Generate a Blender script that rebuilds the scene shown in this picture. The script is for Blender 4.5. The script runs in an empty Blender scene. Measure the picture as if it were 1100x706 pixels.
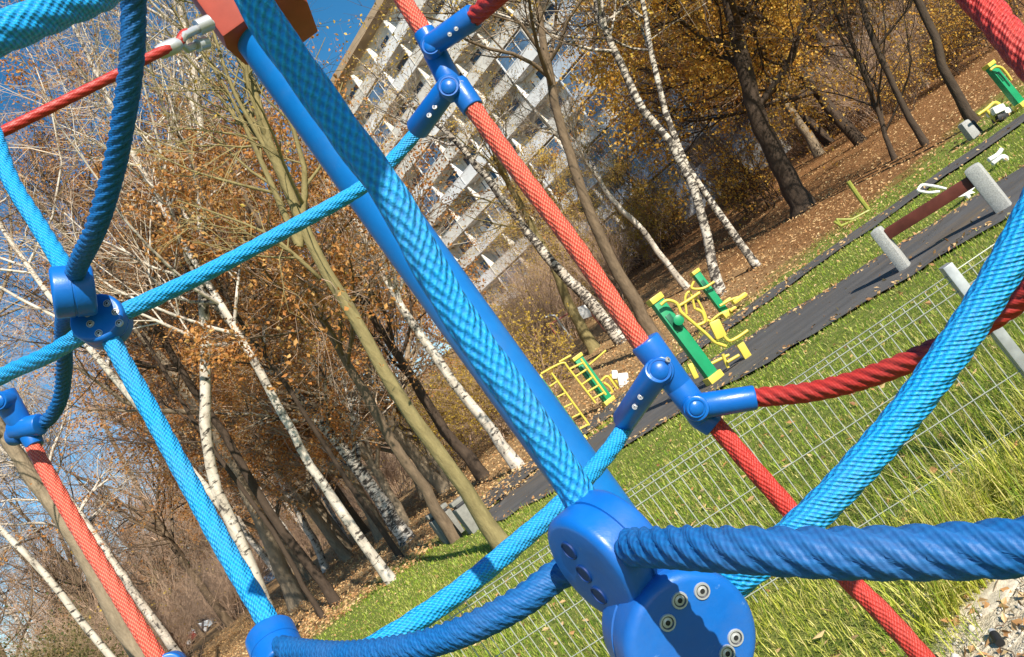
import bpy, math, random
import numpy as np
from mathutils import Vector, Matrix
S = bpy.context.scene
COL = S.collection
R = math.radians
# ------------------------------------------------------------------ camera
FPX, ROLL, PITCH, EYE = 825.0, R(36), R(4), 1.35
CF = Vector((0, math.cos(PITCH), math.sin(PITCH)))
U0 = Vector((0, -math.sin(PITCH), math.cos(PITCH)))
R0 = Vector((1, 0, 0))
CX = R0*math.cos(ROLL) - U0*math.sin(ROLL)
CY = R0*math.sin(ROLL) + U0*math.cos(ROLL)
CP = Vector((0, 0, EYE))
cam = bpy.data.cameras.new('camera'); cam.sensor_width = 36; cam.lens = FPX/1100*36
cam.clip_start = .02; cam.clip_end = 3000
co = bpy.data.objects.new('camera', cam); COL.objects.link(co)
co.matrix_world = Matrix(((CX.x, CY.x, -CF.x, CP.x), (CX.y, CY.y, -CF.y, CP.y), (CX.z, CY.z, -CF.z, CP.z), (0, 0, 0, 1)))
S.camera = co

def at(px, py, d):
    return CP + d*(CF + (px-550)/FPX*CX - (py-353)/FPX*CY)

def sstep(a, b, x):
    t = np.clip((x-a)/(b-a), 0, 1); return t*t*(3-2*t)

def hz(x, y):
    x = np.asarray(x, float); y = np.asarray(y, float)
    w = sstep(-.28, .1, x/np.maximum(np.abs(y), 5.))
    k = np.maximum(y-15.5, 0)
    k = k*k/(k+3.0)
    up = np.minimum(k*.105, 6.4)
    far = np.maximum(y-108, 0)*.14
    bump = .06*np.sin(x*.8+.5*y)*np.sin(y*.63+1)*sstep(14, 24, y)
    near = .012*np.sin(x*3.1+1)*np.sin(y*2.7)*sstep(0, 2, y)
    return up*(w*.97+.03) + np.minimum(far, 26) + bump + near

def gz(x, y): return float(hz(x, y))

def gnd(px, py, tries=70):
    dr = CF + (px-550)/FPX*CX - (py-353)/FPX*CY
    d = .3
    while d < 300:
        p = CP + dr*d
        if p.z <= gz(p.x, p.y):
            lo, hi = d*.97-.1, d
            for _ in range(24):
                m = (lo+hi)/2; p = CP+dr*m
                if p.z <= gz(p.x, p.y): hi = m
                else: lo = m
            p = CP+dr*hi
            return Vector((p.x, p.y, gz(p.x, p.y)))
        d = d*1.02+.02
    p = CP+dr*100
    return Vector((p.x, p.y, gz(p.x, p.y)))

def depth(p): return (Vector(p)-CP).dot(CF)

# ------------------------------------------------------------------ light
SAZ, SEL = R(26), R(34)
SD = Vector((math.sin(SAZ)*math.cos(SEL), -math.cos(SAZ)*math.cos(SEL), math.sin(SEL)))
sl = bpy.data.lights.new('sun', 'SUN'); sl.energy = 5.0; sl.angle = R(.53); sl.color = (1, .92, .8)
so = bpy.data.objects.new('sun', sl); COL.objects.link(so)
so.rotation_euler = SD.to_track_quat('Z', 'Y').to_euler(); so.location = (6, -8, 12)
wd = bpy.data.worlds.new('World'); S.world = wd; wd.use_nodes = True
nt = wd.node_tree; nt.nodes.clear()
sky = nt.nodes.new('ShaderNodeTexSky'); sky.sky_type = 'NISHITA'; sky.sun_disc = False
sky.sun_elevation = SEL; sky.sun_rotation = math.pi-SAZ; sky.air_density = 1.0; sky.dust_density = .05; sky.ozone_density = 1.6
bg = nt.nodes.new('ShaderNodeBackground'); bg.inputs[1].default_value = .095
ow = nt.nodes.new('ShaderNodeOutputWorld')
hs = nt.nodes.new('ShaderNodeHueSaturation'); hs.inputs['Saturation'].default_value = 1.38; hs.inputs['Hue'].default_value = .492
nt.links.new(sky.outputs[0], hs.inputs['Color']); nt.links.new(hs.outputs[0], bg.inputs[0]); nt.links.new(bg.outputs[0], ow.inputs[0])
S.view_settings.view_transform = 'Standard'; S.view_settings.look = 'None'
S.view_settings.exposure = .72; S.view_settings.gamma = 1; S.view_settings.use_curve_mapping = False
S.render.engine = 'CYCLES'
S.cycles.max_bounces = 5; S.cycles.diffuse_bounces = 2; S.cycles.glossy_bounces = 2; S.cycles.transmission_bounces = 3
S.cycles.use_denoising = True

# ------------------------------------------------------------------ materials
class NT:
    def __init__(s, name):
        s.m = bpy.data.materials.new(name); s.m.use_nodes = True; s.t = s.m.node_tree
        s.b = s.t.nodes['Principled BSDF']; s.o = s.t.nodes['Material Output']
    def n(s, k, **kw):
        x = s.t.nodes.new('ShaderNode'+k)
        for a, v in kw.items(): setattr(x, a, v)
        return x
    def l(s, a, b): s.t.links.new(a, b)
    def math(s, op, a, b=None, c=None):
        x = s.n('Math', operation=op)
        for i, v in enumerate((a, b, c)):
            if v is None: continue
            if isinstance(v, (int, float)): x.inputs[i].default_value = v
            else: s.l(v, x.inputs[i])
        return x.outputs[0]
    def noise(s, vec, scale, detail=4, rough=.55):
        x = s.n('TexNoise'); x.inputs['Scale'].default_value = scale; x.inputs['Detail'].default_value = detail; x.inputs['Roughness'].default_value = rough
        if vec is not None: s.l(vec, x.inputs['Vector'])
        return x.outputs['Fac']
    def ramp(s, f, stops, interp='LINEAR'):
        x = s.n('ValToRGB'); x.color_ramp.interpolation = interp
        e = x.color_ramp.elements
        while len(e) < len(stops): e.new(.5)
        for q, (p, c) in zip(e, stops): q.position = p; q.color = (*c, 1)
        s.l(f, x.inputs[0]); return x.outputs[0]
    def mix(s, f, a, b, mode='MIX'):
        x = s.n('Mix', data_type='RGBA', blend_type=mode)
        for sock, v in ((x.inputs[0], f), (x.inputs[6], a), (x.inputs[7], b)):
            if isinstance(v, (int, float)): sock.default_value = v
            elif isinstance(v, tuple): sock.default_value = (*v, 1)
            else: s.l(v, sock)
        return x.outputs[2]
    def bump(s, h, strength=.5, dist=.01):
        x = s.n('Bump'); x.inputs['Strength'].default_value = strength; x.inputs['Distance'].default_value = dist
        s.l(h, x.inputs['Height']); s.l(x.outputs[0], s.b.inputs['Normal'])
    def col(s, c):
        if isinstance(c, tuple): s.b.inputs['Base Color'].default_value = (*c, 1)
        else: s.l(c, s.b.inputs['Base Color'])
    def rough(s, r, spec=.5, metal=0):
        s.b.inputs['Roughness'].default_value = r; s.b.inputs['Specular IOR Level'].default_value = spec; s.b.inputs['Metallic'].default_value = metal
    def obj(s): return s.n('TexCoord').outputs['Object']
    def pos(s): return s.n('NewGeometry').outputs['Position']
    def scaled(s, v, sc):
        x = s.n('Mapping'); x.inputs['Scale'].default_value = sc; s.l(v, x.inputs['Vector']); return x.outputs[0]

def plain(name, c, rough=.5, spec=.5, metal=0, var=.18, scale=12, bump=.0, c2=None):
    t = NT(name); v = t.obj(); f = t.noise(v, scale)
    c2 = c2 or tuple(x*(1-var) for x in c)
    c1 = tuple(min(1, x*(1+var)) for x in c)
    t.col(t.ramp(f, [(.3, c2), (.7, c1)])); t.rough(rough, spec, metal)
    if bump: t.bump(t.noise(v, scale*6), bump, .004)
    return t.m

def rope_mat(name, ca, cb, rough=.45, nu=15, nv=3.6, bs=.9, spec=.5, yarn=1.0, pw=1.0):
    t = NT(name)
    uv = t.n('TexCoord').outputs['UV']; sp = t.n('SeparateXYZ'); t.l(uv, sp.inputs[0])
    dn = t.n('TexNoise'); dn.inputs['Scale'].default_value = 90; dn.inputs['Detail'].default_value = 2; t.l(t.obj(), dn.inputs['Vector'])
    ds = t.n('SeparateColor'); t.l(dn.outputs['Color'], ds.inputs[0])
    u = t.math('MULTIPLY_ADD', sp.outputs[0], nu*2*math.pi, t.math('MULTIPLY', ds.outputs[0], 1.5)); v = t.math('MULTIPLY_ADD', sp.outputs[1], nv*2*math.pi, t.math('MULTIPLY', ds.outputs[1], 1.8))
    a = t.math('SINE', u); b = t.math('SINE', v)
    h = t.math('MULTIPLY_ADD', t.math('MULTIPLY', a, b), .5, .5)
    wear = t.noise(t.obj(), 35, 5)
    c = t.mix(t.math('MULTIPLY', t.math('POWER', h, pw), yarn), cb, ca)
    c = t.mix(t.math('MULTIPLY', wear, .22), c, tuple(x*.75+.04 for x in ca))
    dirt = t.ramp(t.noise(t.obj(), 14, 6, .65), [(.46, (0, 0, 0)), (.75, (1, 1, 1))])
    c = t.mix(t.math('MULTIPLY', dirt, .16), c, (.16, .16, .13))
    fz = t.noise(t.obj(), 900, 3, .7)
    t.col(c); t.rough(rough, spec*.7); t.bump(t.math('MULTIPLY_ADD', fz, .55, h), bs, .0012)
    return t.m

def leaf_mat(name, cols, trans=.35):
    t = NT(name)
    r = t.n('NewGeometry').outputs['Random Per Island']
    n = len(cols)
    t.col(t.ramp(r, [(i/max(1, n-1), c) for i, c in enumerate(cols)])); t.rough(.55, .25)
    tr = t.n('BsdfTranslucent'); mx = t.n('MixShader'); mx.inputs[0].default_value = trans
    c = t.b.inputs['Base Color'].links[0].from_socket; t.l(c, tr.inputs[0])
    t.l(t.b.outputs[0], mx.inputs[1]); t.l(tr.outputs[0], mx.inputs[2]); t.l(mx.outputs[0], t.o.inputs[0])
    return t.m

def bark_mat(name, c1, c2, zs=.35, scale=14, bump=.8):
    t = NT(name); v = t.scaled(t.obj(), (1, 1, zs)); f = t.noise(v, scale, 6, .65)
    g = t.noise(t.obj(), 1.3, 3)
    c = t.mix(g, t.ramp(f, [(.3, c2), (.68, c1)]), tuple(x*.8 for x in c1))
    t.col(c); t.rough(.9, .2); t.bump(f, bump, .03); return t.m

def birch_mat(name, lo=.47):
    t = NT(name); wn = t.n('TexNoise'); wn.inputs['Scale'].default_value = 3; t.l(t.obj(), wn.inputs['Vector']); wm_ = t.mix(.12, t.obj(), wn.outputs['Color'], 'ADD'); v = t.scaled(wm_, (2.6, 2.6, 8)); f = t.noise(v, 1.7, 6, .72)
    v2 = t.scaled(t.obj(), (4, 4, 1.6)); g = t.noise(v2, 1.4, 5, .6)
    base = t.ramp(g, [(.35, (.30, .26, .21)), (.5, (.52, .46, .38)), (.7, (.66, .61, .54))])
    k = t.ramp(f, [(lo-.13, (0, 0, 0)), (lo-.07, (1, 1, 1))])
    c = t.mix(k, (.05, .042, .036), base)
    k2 = t.ramp(g, [(.34, (0, 0, 0)), (.4, (1, 1, 1))]); c = t.mix(k2, (.06, .05, .045), c)
    t.col(c); t.rough(.75, .25); t.bump(f, .35, .01); return t.m

M = {}
M['rope_cyan'] = rope_mat('cyan_rope', (.010, .40, .78), (.001, .17, .52))
M['rope_cyan_coarse'] = rope_mat('cyan_rope_coarse', (.010, .38, .80), (.002, .18, .56), nu=10, nv=2.4, bs=1.3)
M['rope_navy'] = rope_mat('deep_blue_rope', (.001, .12, .36), (.001, .08, .28), bs=.3, rough=.55)  # same rope as the cyan, its shade put into the darker colour
M['rope_salmon'] = rope_mat('red_braided_rope', (.80, .27, .16), (.50, .018, .010), bs=.8, yarn=.95, pw=2.2)
M['rope_redbraid'] = rope_mat('crimson_braided_rope', (.62, .060, .045), (.36, .014, .011), bs=.8, pw=1.5)
M['rope_red'] = rope_mat('red_twisted_rope', (.42, .030, .022), (.32, .018, .014), bs=.2)  # sagging ropes' shade put into the red; the stay rope shares it
def plastic(name='blue_plastic', ca=(.003, .100, .40), cb=(.004, .128, .48), dk=.28):
    t = NT(name); o = t.obj(); a = t.noise(o, 28, 5, .6); b = t.noise(t.scaled(o, (30, 260, 120)), 1.5, 4, .7); d = t.noise(o, 9, 6, .7)
    c = t.ramp(a, [(.3, ca), (.7, cb)])
    c = t.mix(t.ramp(b, [(.66, (0, 0, 0)), (.72, (.6, .6, .6))]), c, (.10, .22, .50))
    c = t.mix(t.math('MULTIPLY', t.ramp(d, [(.5, (0, 0, 0)), (.8, (1, 1, 1))]), dk), c, (.13, .14, .14))
    t.col(c); t.rough(.34); r = t.math('MULTIPLY_ADD', d, .35, .18); t.l(r, t.b.inputs['Roughness']); t.bump(t.math('ADD', t.noise(o, 260, 3), b), .07, .002); return t.m
M['plastic'] = plastic()
M['mast'] = plastic('blue_painted_steel', (.002, .125, .41), (.003, .148, .46), .14)
M['cap'] = plain('red_brown_paint', (.34, .058, .034), .45, .4, var=.12, scale=20, bump=.05)
M['darksteel'] = plain('dark_steel', (.10, .10, .11), .4, .5, .6)
M['hole'] = plain('bolt_recess', (.002, .03, .15), .5)  # dark floor colour stands in for the shade inside the bolt holes
M['screwsteel'] = plain('screw_steel', (.66, .67, .68), .35, .5, .35)
M['steel'] = plain('steel', (.46, .47, .49), .40, .5, .4, var=.1, scale=40)
M['black'] = plain('black_rubber', (.012, .012, .013), .6)
M['galv'] = plain('galvanised_steel', (.42, .44, .45), .45, .5, .6, var=.15, scale=25)
M['wire'] = plain('fence_wire', (.37, .39, .34), .5, .4, .3, var=.1)
M['green'] = plain('green_paint', (.006, .25, .10), .4, .5, var=.1, scale=6)
M['yellow'] = plain('yellow_paint', (.62, .49, .07), .42, .5, var=.1, scale=8)
M['yellowgreen'] = plain('yellow_green_paint', (.27, .28, .05), .45)  # yellow green, darkened in colour for the shade around the frame
M['white'] = plain('white_paint', (.74, .74, .72), .5, .4, var=.06)
M['concrete'] = plain('speckled_concrete', (.36, .36, .34), .9, .2, var=.3, scale=90, bump=.5)
M['bincon'] = plain('bin_concrete', (.21, .205, .18), .9, .2, var=.15, scale=20, bump=.3)
M['beam'] = plain('brown_red_board', (.115, .030, .020), .6, .3, var=.25, scale=9)
M['railred'] = plain('faded_red_paint', (.28, .08, .06), .6)
# ------------------------------------------------------------------ object helpers
def tag(o, label=None, cat=None, group=None, kind=None):
    if label: o['label'] = label
    if cat: o['category'] = cat
    if group: o['group'] = group
    if kind: o['kind'] = kind
    return o
def empty(name, loc=(0, 0, 0), rz=0):
    o = bpy.data.objects.new(name, None); COL.objects.link(o); o.location = loc; o.rotation_euler = (0, 0, rz); o.empty_display_size = .1
    return o
def link(name, me, parent=None, local=False):
    """mesh data in world coordinates unless local; parenting keeps it there"""
    o = bpy.data.objects.new(name, me); COL.objects.link(o)
    if parent is not None:
        o.parent = parent
        if not local:
            o.matrix_parent_inverse = wm(parent).inverted()
    return o
def wm(o):
    m = Matrix.LocRotScale(o.location, o.rotation_euler, o.scale)
    if o.parent: m = wm(o.parent) @ o.matrix_parent_inverse @ m
    return m
def arr_mesh(name, v, faces, mats, mi=None, smooth=False, uv=None):
    """v (n,3); faces: list of (m,k) int arrays"""
    me = bpy.data.meshes.new(name)
    v = np.asarray(v, np.float32); me.vertices.add(len(v)); me.vertices.foreach_set('co', v.ravel())
    faces = [np.asarray(f, np.int32) for f in faces if len(f)]
    li = np.concatenate([f.ravel() for f in faces]); tot = np.concatenate([np.full(len(f), f.shape[1], np.int32) for f in faces])
    st = np.concatenate([[0], np.cumsum(tot)[:-1]]).astype(np.int32)
    me.loops.add(len(li)); me.loops.foreach_set('vertex_index', li)
    me.polygons.add(len(tot)); me.polygons.foreach_set('loop_start', st)
    for m in mats: me.materials.append(m)
    if mi is not None: me.polygons.foreach_set('material_index', np.asarray(mi, np.int32))
    if uv is not None:
        l = me.uv_layers.new(name='UVMap'); l.data.foreach_set('uv', np.asarray(uv, np.float32).ravel())
    me.polygons.foreach_set('use_smooth', np.full(len(tot), bool(smooth)))
    me.update(calc_edges=True); me.validate()
    return me
class MB:
    def __init__(s): s.v = []; s.f = []
    def add(s, vs, fs):
        o = len(s.v); s.v += [tuple(p) for p in vs]; s.f += [tuple(i+o for i in f) for f in fs]
    def box(s, c, size, rot=None, taper=1.0):
        x, y, z = (q/2 for q in size); c = Vector(c); vs = []
        for dz, k in ((-z, 1), (z, taper)):
            for dx, dy in ((-x, -y), (x, -y), (x, y), (-x, y)):
                p = Vector((dx*k, dy*k, dz)); p = rot @ p if rot else p; vs.append(c+p)
        s.add(vs, [(3, 2, 1, 0), (4, 5, 6, 7), (0, 1, 5, 4), (1, 2, 6, 5), (2, 3, 7, 6), (3, 0, 4, 7)]); return s
    def tube(s, pts, r, n=10, cap=True):
        pts = [Vector(p) for p in pts]; k = len(pts)
        rr = r if isinstance(r, (list, tuple)) else [r]*k
        t0 = (pts[1]-pts[0]).normalized(); u = t0.orthogonal().normalized(); vs = []
        for i, p in enumerate(pts):
            t = (pts[min(i+1, k-1)]-pts[max(i-1, 0)]).normalized(); u = (u-t*u.dot(t)).normalized(); w = t.cross(u)
            for j in range(n):
                a = 2*math.pi*j/n; vs.append(p+(u*math.cos(a)+w*math.sin(a))*rr[i])
        fs = [(i*n+j, i*n+(j+1) % n, (i+1)*n+(j+1) % n, (i+1)*n+j) for i in range(k-1) for j in range(n)]
        if cap: fs += [tuple(range(n))[::-1], tuple((k-1)*n+j for j in range(n))]
        s.add(vs, fs); return s
    def lathe(s, o, ax, prof, n=28):
        """prof: list of (radius, height along ax)"""
        o = Vector(o); ax = Vector(ax).normalized(); u = ax.orthogonal().normalized(); w = ax.cross(u); vs = []
        for r, h in prof:
            for j in range(n):
                a = 2*math.pi*j/n; vs.append(o+ax*h+(u*math.cos(a)+w*math.sin(a))*max(r, 1e-5))
        k = len(prof)
        fs = [(i*n+j, i*n+(j+1) % n, (i+1)*n+(j+1) % n, (i+1)*n+j) for i in range(k-1) for j in range(n)]
        fs += [tuple(range(n))[::-1], tuple((k-1)*n+j for j in range(n))]
        s.add(vs, fs); return s
    def prism(s, poly, ext):
        poly = [Vector(p) for p in poly]; ext = Vector(ext); n = len(poly)
        s.add(poly+[p+ext for p in poly], [tuple(range(n))[::-1], tuple(range(n, 2*n))]+[(i, (i+1) % n, n+(i+1) % n, n+i) for i in range(n)]); return s
    def mesh(s, name, mat, smooth=35, bevel=0):
        me = bpy.data.meshes.new(name); me.from_pydata(s.v, [], s.f); me.materials.append(mat); me.update()
        import bmesh
        bm = bmesh.new(); bm.from_mesh(me); bmesh.ops.recalc_face_normals(bm, faces=bm.faces)
        if bevel:
            es = [e for e in bm.edges if len(e.link_faces) == 2 and e.calc_face_angle(0) > R(30)]
            bmesh.ops.bevel(bm, geom=es, offset=bevel, segments=2, affect='EDGES', profile=.6, clamp_overlap=True)
        bm.to_mesh(me); bm.free()
        if smooth:
            me.polygons.foreach_set('use_smooth', np.full(len(me.polygons), True)); me.set_sharp_from_angle(angle=R(smooth))
        return me
    def build(s, name, mat, parent=None, smooth=35, bevel=0, local=False):
        return link(name, s.mesh(name, mat, smooth, bevel), parent, local)

def spline(pts, ds):
    P = [np.array(p, float) for p in pts]
    P = [2*P[0]-P[1]]+P+[2*P[-1]-P[-2]]; out = []
    for i in range(1, len(P)-2):
        p0, p1, p2, p3 = P[i-1:i+3]
        n = max(2, int(np.linalg.norm(p2-p1)/ds))
        for k in range(n):
            t = k/n; out.append(.5*((2*p1)+(-p0+p2)*t+(2*p0-5*p1+4*p2-p3)*t*t+(-p0+3*p1-3*p2+p3)*t**3))
    out.append(P[-2]); return np.array(out)

def rope(name, pts, dia, mat, parent, label=None, lay=8, dep=.13, lobes=6, n=54, hand=1):
    C = spline(pts, dia*.16)
    k = len(C); T = np.gradient(C, axis=0); T /= np.linalg.norm(T, axis=1)[:, None]
    s = np.concatenate([[0], np.cumsum(np.linalg.norm(np.diff(C, axis=0), axis=1))])/dia
    u = np.array(Vector(T[0]).orthogonal().normalized()); Us = []
    for t in T:
        u = u-t*u.dot(t); u /= np.linalg.norm(u); Us.append(u.copy())
    Us = np.array(Us); Ws = np.cross(T, Us)
    th = np.arange(n+1)/n*2*np.pi
    tw = hand*2*np.pi*s/lay
    A = th[None, :]
    ph = lobes*(A-tw[:, None])/2
    prof = np.abs(np.cos(ph))**(.75 if dep < .2 else 1.0)
    jit = 1+.012*np.sin(s*1.7)[:, None]*np.sin(A*2+s[:, None]*.3)
    rad = dia/2*(1-dep+dep*prof)*jit
    V = C[:, None, :]+(Us[:, None, :]*np.cos(A)[..., None]+Ws[:, None, :]*np.sin(A)[..., None])*rad[..., None]
    V = V[:, :n].reshape(-1, 3)
    i, j = np.meshgrid(np.arange(k-1), np.arange(n), indexing='ij'); i = i.ravel(); j = j.ravel(); j2 = (j+1) % n
    F = np.stack([i*n+j, i*n+j2, (i+1)*n+j2, (i+1)*n+j], 1)
    uu = lambda ii, jj: (th[jj]-tw[ii])/(2*np.pi)
    uv = np.stack([np.stack([uu(i, j), s[i]], 1), np.stack([uu(i, j+1), s[i]], 1), np.stack([uu(i+1, j+1), s[i+1]], 1), np.stack([uu(i+1, j), s[i+1]], 1)], 1).reshape(-1, 2)
    caps = [np.arange(n)[::-1][None], ((k-1)*n+np.arange(n))[None]]
    uv = np.concatenate([uv, np.zeros((2*n, 2))])
    me = arr_mesh(name, V, [F]+caps, [mat], smooth=True, uv=uv)
    o = link(name, me, parent)
    if label: o['label'] = label
    return o
PX = lambda L: [at(*q) for q in L]

# ------------------------------------------------------------------ the mast
mast = empty('mast', (-.072, 1.7, gz(-.072, 1.7)))
tag(mast, 'thick blue steel mast with a red brown head, carrying the rope net', 'mast')
MB().lathe((-.072, 1.7, -.05), (0, 0, 1), [(.061, 0), (.061, 2.6)], 40).build('pole', M['mast'], mast)
b = MB()
b.prism([(-.137, 1.612, 2.352), (.042, 1.612, 2.352), (.062, 1.70, 2.352), (.045, 1.83, 2.352), (-.09, 1.83, 2.352), (-.145, 1.76, 2.352), (-.15, 1.66, 2.352)], (0, 0, .3))
hd = b.build('mast_head', M['cap'], mast, bevel=.007)
MB().lathe((-.082, 1.611, 2.475), (0, -1, 0), [(.019, 0), (.019, .004), (.012, .006), (.012, .010), (.008, .012)], 20).build('bolt', M['black'], hd)
# shackle + eye
sh = MB()
a = at(217, 30, 1.60); c = at(199, 38, 1.56); e2 = at(219, 50, 1.63)
b1 = at(228, 25, 1.62)
sh.tube([b1, a, at(208, 33, 1.58), c, at(193, 46, 1.56), at(201, 53, 1.58), at(212, 48, 1.61)], .0085, 12)
sh.tube([at(226, 24, 1.605), at(212, 30, 1.59)], .016, 14)
sh.tube([at(222, 46, 1.62), at(212, 49, 1.60)], .013, 14)
sh.build('shackle', M['steel'], mast)
MB().lathe(at(190, 48, 1.555), at(168, 58, 1.54)-at(190, 48, 1.555), [(.008, -.01), (.0145, 0), (.0155, .012), (.0150, .032), (.0125, .042)], 20).build('ferrule', M['steel'], mast)
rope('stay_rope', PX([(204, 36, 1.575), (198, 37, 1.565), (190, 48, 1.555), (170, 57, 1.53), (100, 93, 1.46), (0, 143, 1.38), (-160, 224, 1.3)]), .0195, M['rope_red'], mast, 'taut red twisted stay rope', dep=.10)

# ------------------------------------------------------------------ the net
net = empty('climbing_net', (0, .6, gz(0, .6)))
tag(net, 'blue and red rope climbing net joined by blue plastic connectors', 'climbing net')
D = .0182
def cyan(pts, dia=D, label=None, mat='rope_cyan', **k): return rope('rope', PX(pts), dia, M[mat], net, label or 'light blue braided rope', **k)
def shaded_blue(pts, dia=D, label=None, **k): return rope('rope', PX(pts), dia, M['rope_navy'], net, label or 'dark blue twisted rope', **{'dep': .30, 'lay': 3.7, **k})
def salm(pts, dia=D, label=None, mat='rope_salmon', **k): return rope('rope', PX(pts), dia, M[mat], net, label or 'bright red braided rope', **k)
def shaded_red(pts, dia=D, label=None, **k): return rope('rope', PX(pts), dia, M['rope_red'], net, label or 'dark red twisted rope', **{'dep': .27, 'lay': 4.0, **k})
cyan([(-90, 70, .31), (0, 36, .35), (60, 12, .385), (118, -14, .43), (150, -60, .52)])
shaded_blue([(150, -60, .52), (144, -10, .555), (142, 60, .575), (132, 132, .60), (120, 190, .625), (103, 245, .65), (84, 285, .70), (74, 318, .76), (68, 352, .84), (69, 395, .90), (64, 430, .94), (50, 452, .965), (30, 459, .97)], lay=3.0)
cyan([(-60, 40, .95), (-12, 130, .90), (10, 190, .86), (40, 240, .82), (62, 276, .78), (76, 305, .74)])
cyan([(-120, 470, .9), (0, 405, .845), (50, 382, .80), (92, 357, .77), (110, 345, .765), (134, 335, .77), (220, 294, .84), (310, 246, .91), (388, 202, .97), (425, 168, .995), (452, 137, .80+.2)])
cyan([(110, 345, .765), (126, 378, .755), (165, 448, .73), (205, 522, .70), (245, 595, .665), (285, 663, .63), (297, 692, .62)])
salm([(30, 466, .97), (42, 492, .955), (80, 560, .91), (120, 626, .87), (160, 692, .83), (200, 760, .80)])
# rope in front of the mast
cyan([(215, -110, .34), (250, -52, .355), (281, 15, .365), (332, 88, .375), (373, 146, .38), (421, 212, .385), (469, 300, .39), (508, 362, .392), (554, 427, .393), (601, 498, .395), (625, 540, .395), (645, 585, .39)], mat='rope_cyan_coarse', label='light blue coarsely braided rope in front of the mast', lay=11)
cyan([(676, 450, .80), (655, 484, .77), (605, 540, .70), (560, 580, .655), (500, 630, .61), (440, 672, .58), (400, 696, .57), (330, 740, .56)])
shaded_blue([(640, 600, .425), (600, 617, .43), (565, 643, .43), (520, 668, .438), (470, 688, .455), (420, 699, .48), (360, 703, .53), (310, 697, .59), (294, 693, .62)], lay=2.7)
shaded_blue([(672, 588, .385), (682, 588, .352), (725, 588, .318), (800, 591, .285), (900, 594, .262), (1000, 593, .245), (1110, 586, .228), (1300, 560, .20), (1700, 500, .17)], lay=3.7, n=60)
cyan([(730, 672, .375), (770, 640, .41), (800, 616, .405), (842, 582, .40), (900, 527, .395), (963, 456, .39), (1014, 389, .385), (1060, 320, .38), (1098, 254, .375), (1150, 150, .37), (1210, 40, .36), (1420, -330, .37), (1800, -1000, .42)], mat='rope_cyan', lay=4.8, dep=.17)
salm([(400, -70, .80), (430, -6, .775), (458, 38, .765), (468, 55, .768)])
salm([(499, 102, .7485), (508, 116, .745), (560, 188, .735), (620, 268, .725), (690, 371, .715), (716, 400, .72)])
salm([(745, 430, .72), (769, 457, .72), (806, 500, .71), (850, 550, .70), (905, 616, .685), (955, 666, .67), (1040, 762, .65)], mat='rope_redbraid', label='crimson braided rope running down to the grass')
shaded_red([(800, 427, .70), (812, 427, .695), (870, 421, .66), (930, 406, .625), (1000, 378, .585), (1060, 345, .555), (1110, 308, .53), (1240, 190, .45), (1500, -60, .42), (2000, -500, .45)])
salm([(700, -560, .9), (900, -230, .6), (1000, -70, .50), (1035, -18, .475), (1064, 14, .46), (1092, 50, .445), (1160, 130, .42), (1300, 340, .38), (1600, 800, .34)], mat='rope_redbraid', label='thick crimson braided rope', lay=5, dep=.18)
shaded_red([(486, 38, .755), (508, 19, .72), (530, 0, .69), (575, -40, .63)])

def screw_at(p, ax, r, parent):
    b = MB().lathe(p, ax, [(r, -r*.3), (r, r*.06), (r*.93, r*.2), (r*.74, r*.2), (r*.62, r*.05), (r*.58, r*.05), (r*.30, r*.16), (r*.27, r*.06), (0, r*.06)], 18)
    s_ = b.build('screw', M['steel'], parent); s_.data.materials.append(M['black']); s_.data.materials.append(M['darksteel'])
    for f in s_.data.polygons:
        q = f.center-Vector(p); a = q.dot(Vector(ax)); l = (q-Vector(ax)*a).length
        if l < r*.29 and a < r*.12: f.material_index = 1
        elif r*.5 < l < r*.7: f.material_index = 2
def on_face(px, py, o, ax):
    dr = at(px, py, 1)-CP; t = (o-CP).dot(ax)/dr.dot(ax); return CP+dr*t
def camdir(x, y, z): return (CX*x - CY*y - CF*z).normalized()   # image right, image down, towards the camera
def disc(px, py, d, r, t, axis, screws=(), sr=.17, holes=(), label=None):
    """two clamped shells with a seam; screws in disc-face units (u right, v up), on the face that axis points from"""
    o = at(px, py, d); ax = camdir(*axis); h = t/2; e = r*.16
    prof = [(r*.55, -h), (r-e, -h)]+[(r-e+e*math.sin(a), -h+e-e*math.cos(a)) for a in (.4, .8, 1.2, 1.57)]
    prof += [(r, -.0012), (r*.965, -.0008), (r*.965, .0008), (r, .0012)]
    prof += [(r-e+e*math.cos(a), h-e+e*math.sin(a)) for a in (0, .4, .8, 1.2, 1.57)]+[(r*.55, h)]
    c = MB().lathe(o, ax, prof, 48).build('connector', M['plastic'], net)
    if label: c['label'] = label
    for x, y in screws: screw_at(on_face(x, y, o+ax*h, ax), ax, r*sr, c)
    for x, y in holes:
        p = on_face(x, y, o+ax*(h+.0004), ax)
        MB().lathe(p, ax, [(r*.17, -.001), (r*.17, .0004), (r*.15, .0006), (r*.14, .0001), (0, .0001)], 24).build('bolt_hole', M['hole'], c)
    return c
def pxr(r, d): return r*d/FPX
disc(653, 595, .385, pxr(65, .385), .030, (-.72, .47, .50), holes=((611, 592), (627, 617), (643, 640)), label='big clamp connector with three bolt holes')
disc(727, 676, .375, pxr(73, .375), .040, (.20, -.06, .97), screws=((717, 669), (730, 645), (754, 635), (790, 685), (781, 702)), sr=.125, label='big clamp connector with steel screws')
disc(79, 313, .73, pxr(28, .73), .036, (-.86, .12, .5), holes=((62, 308), (65, 326)), label='clamp connector turned edge on')
disc(110, 346, .765, pxr(27.5, .765), .030, (.03, -.34, .94), screws=((115, 326), (124, 335), (128, 347), (94, 337), (97, 348), (106, 358)), sr=.15, label='small clamp connector with six screws')
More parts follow.
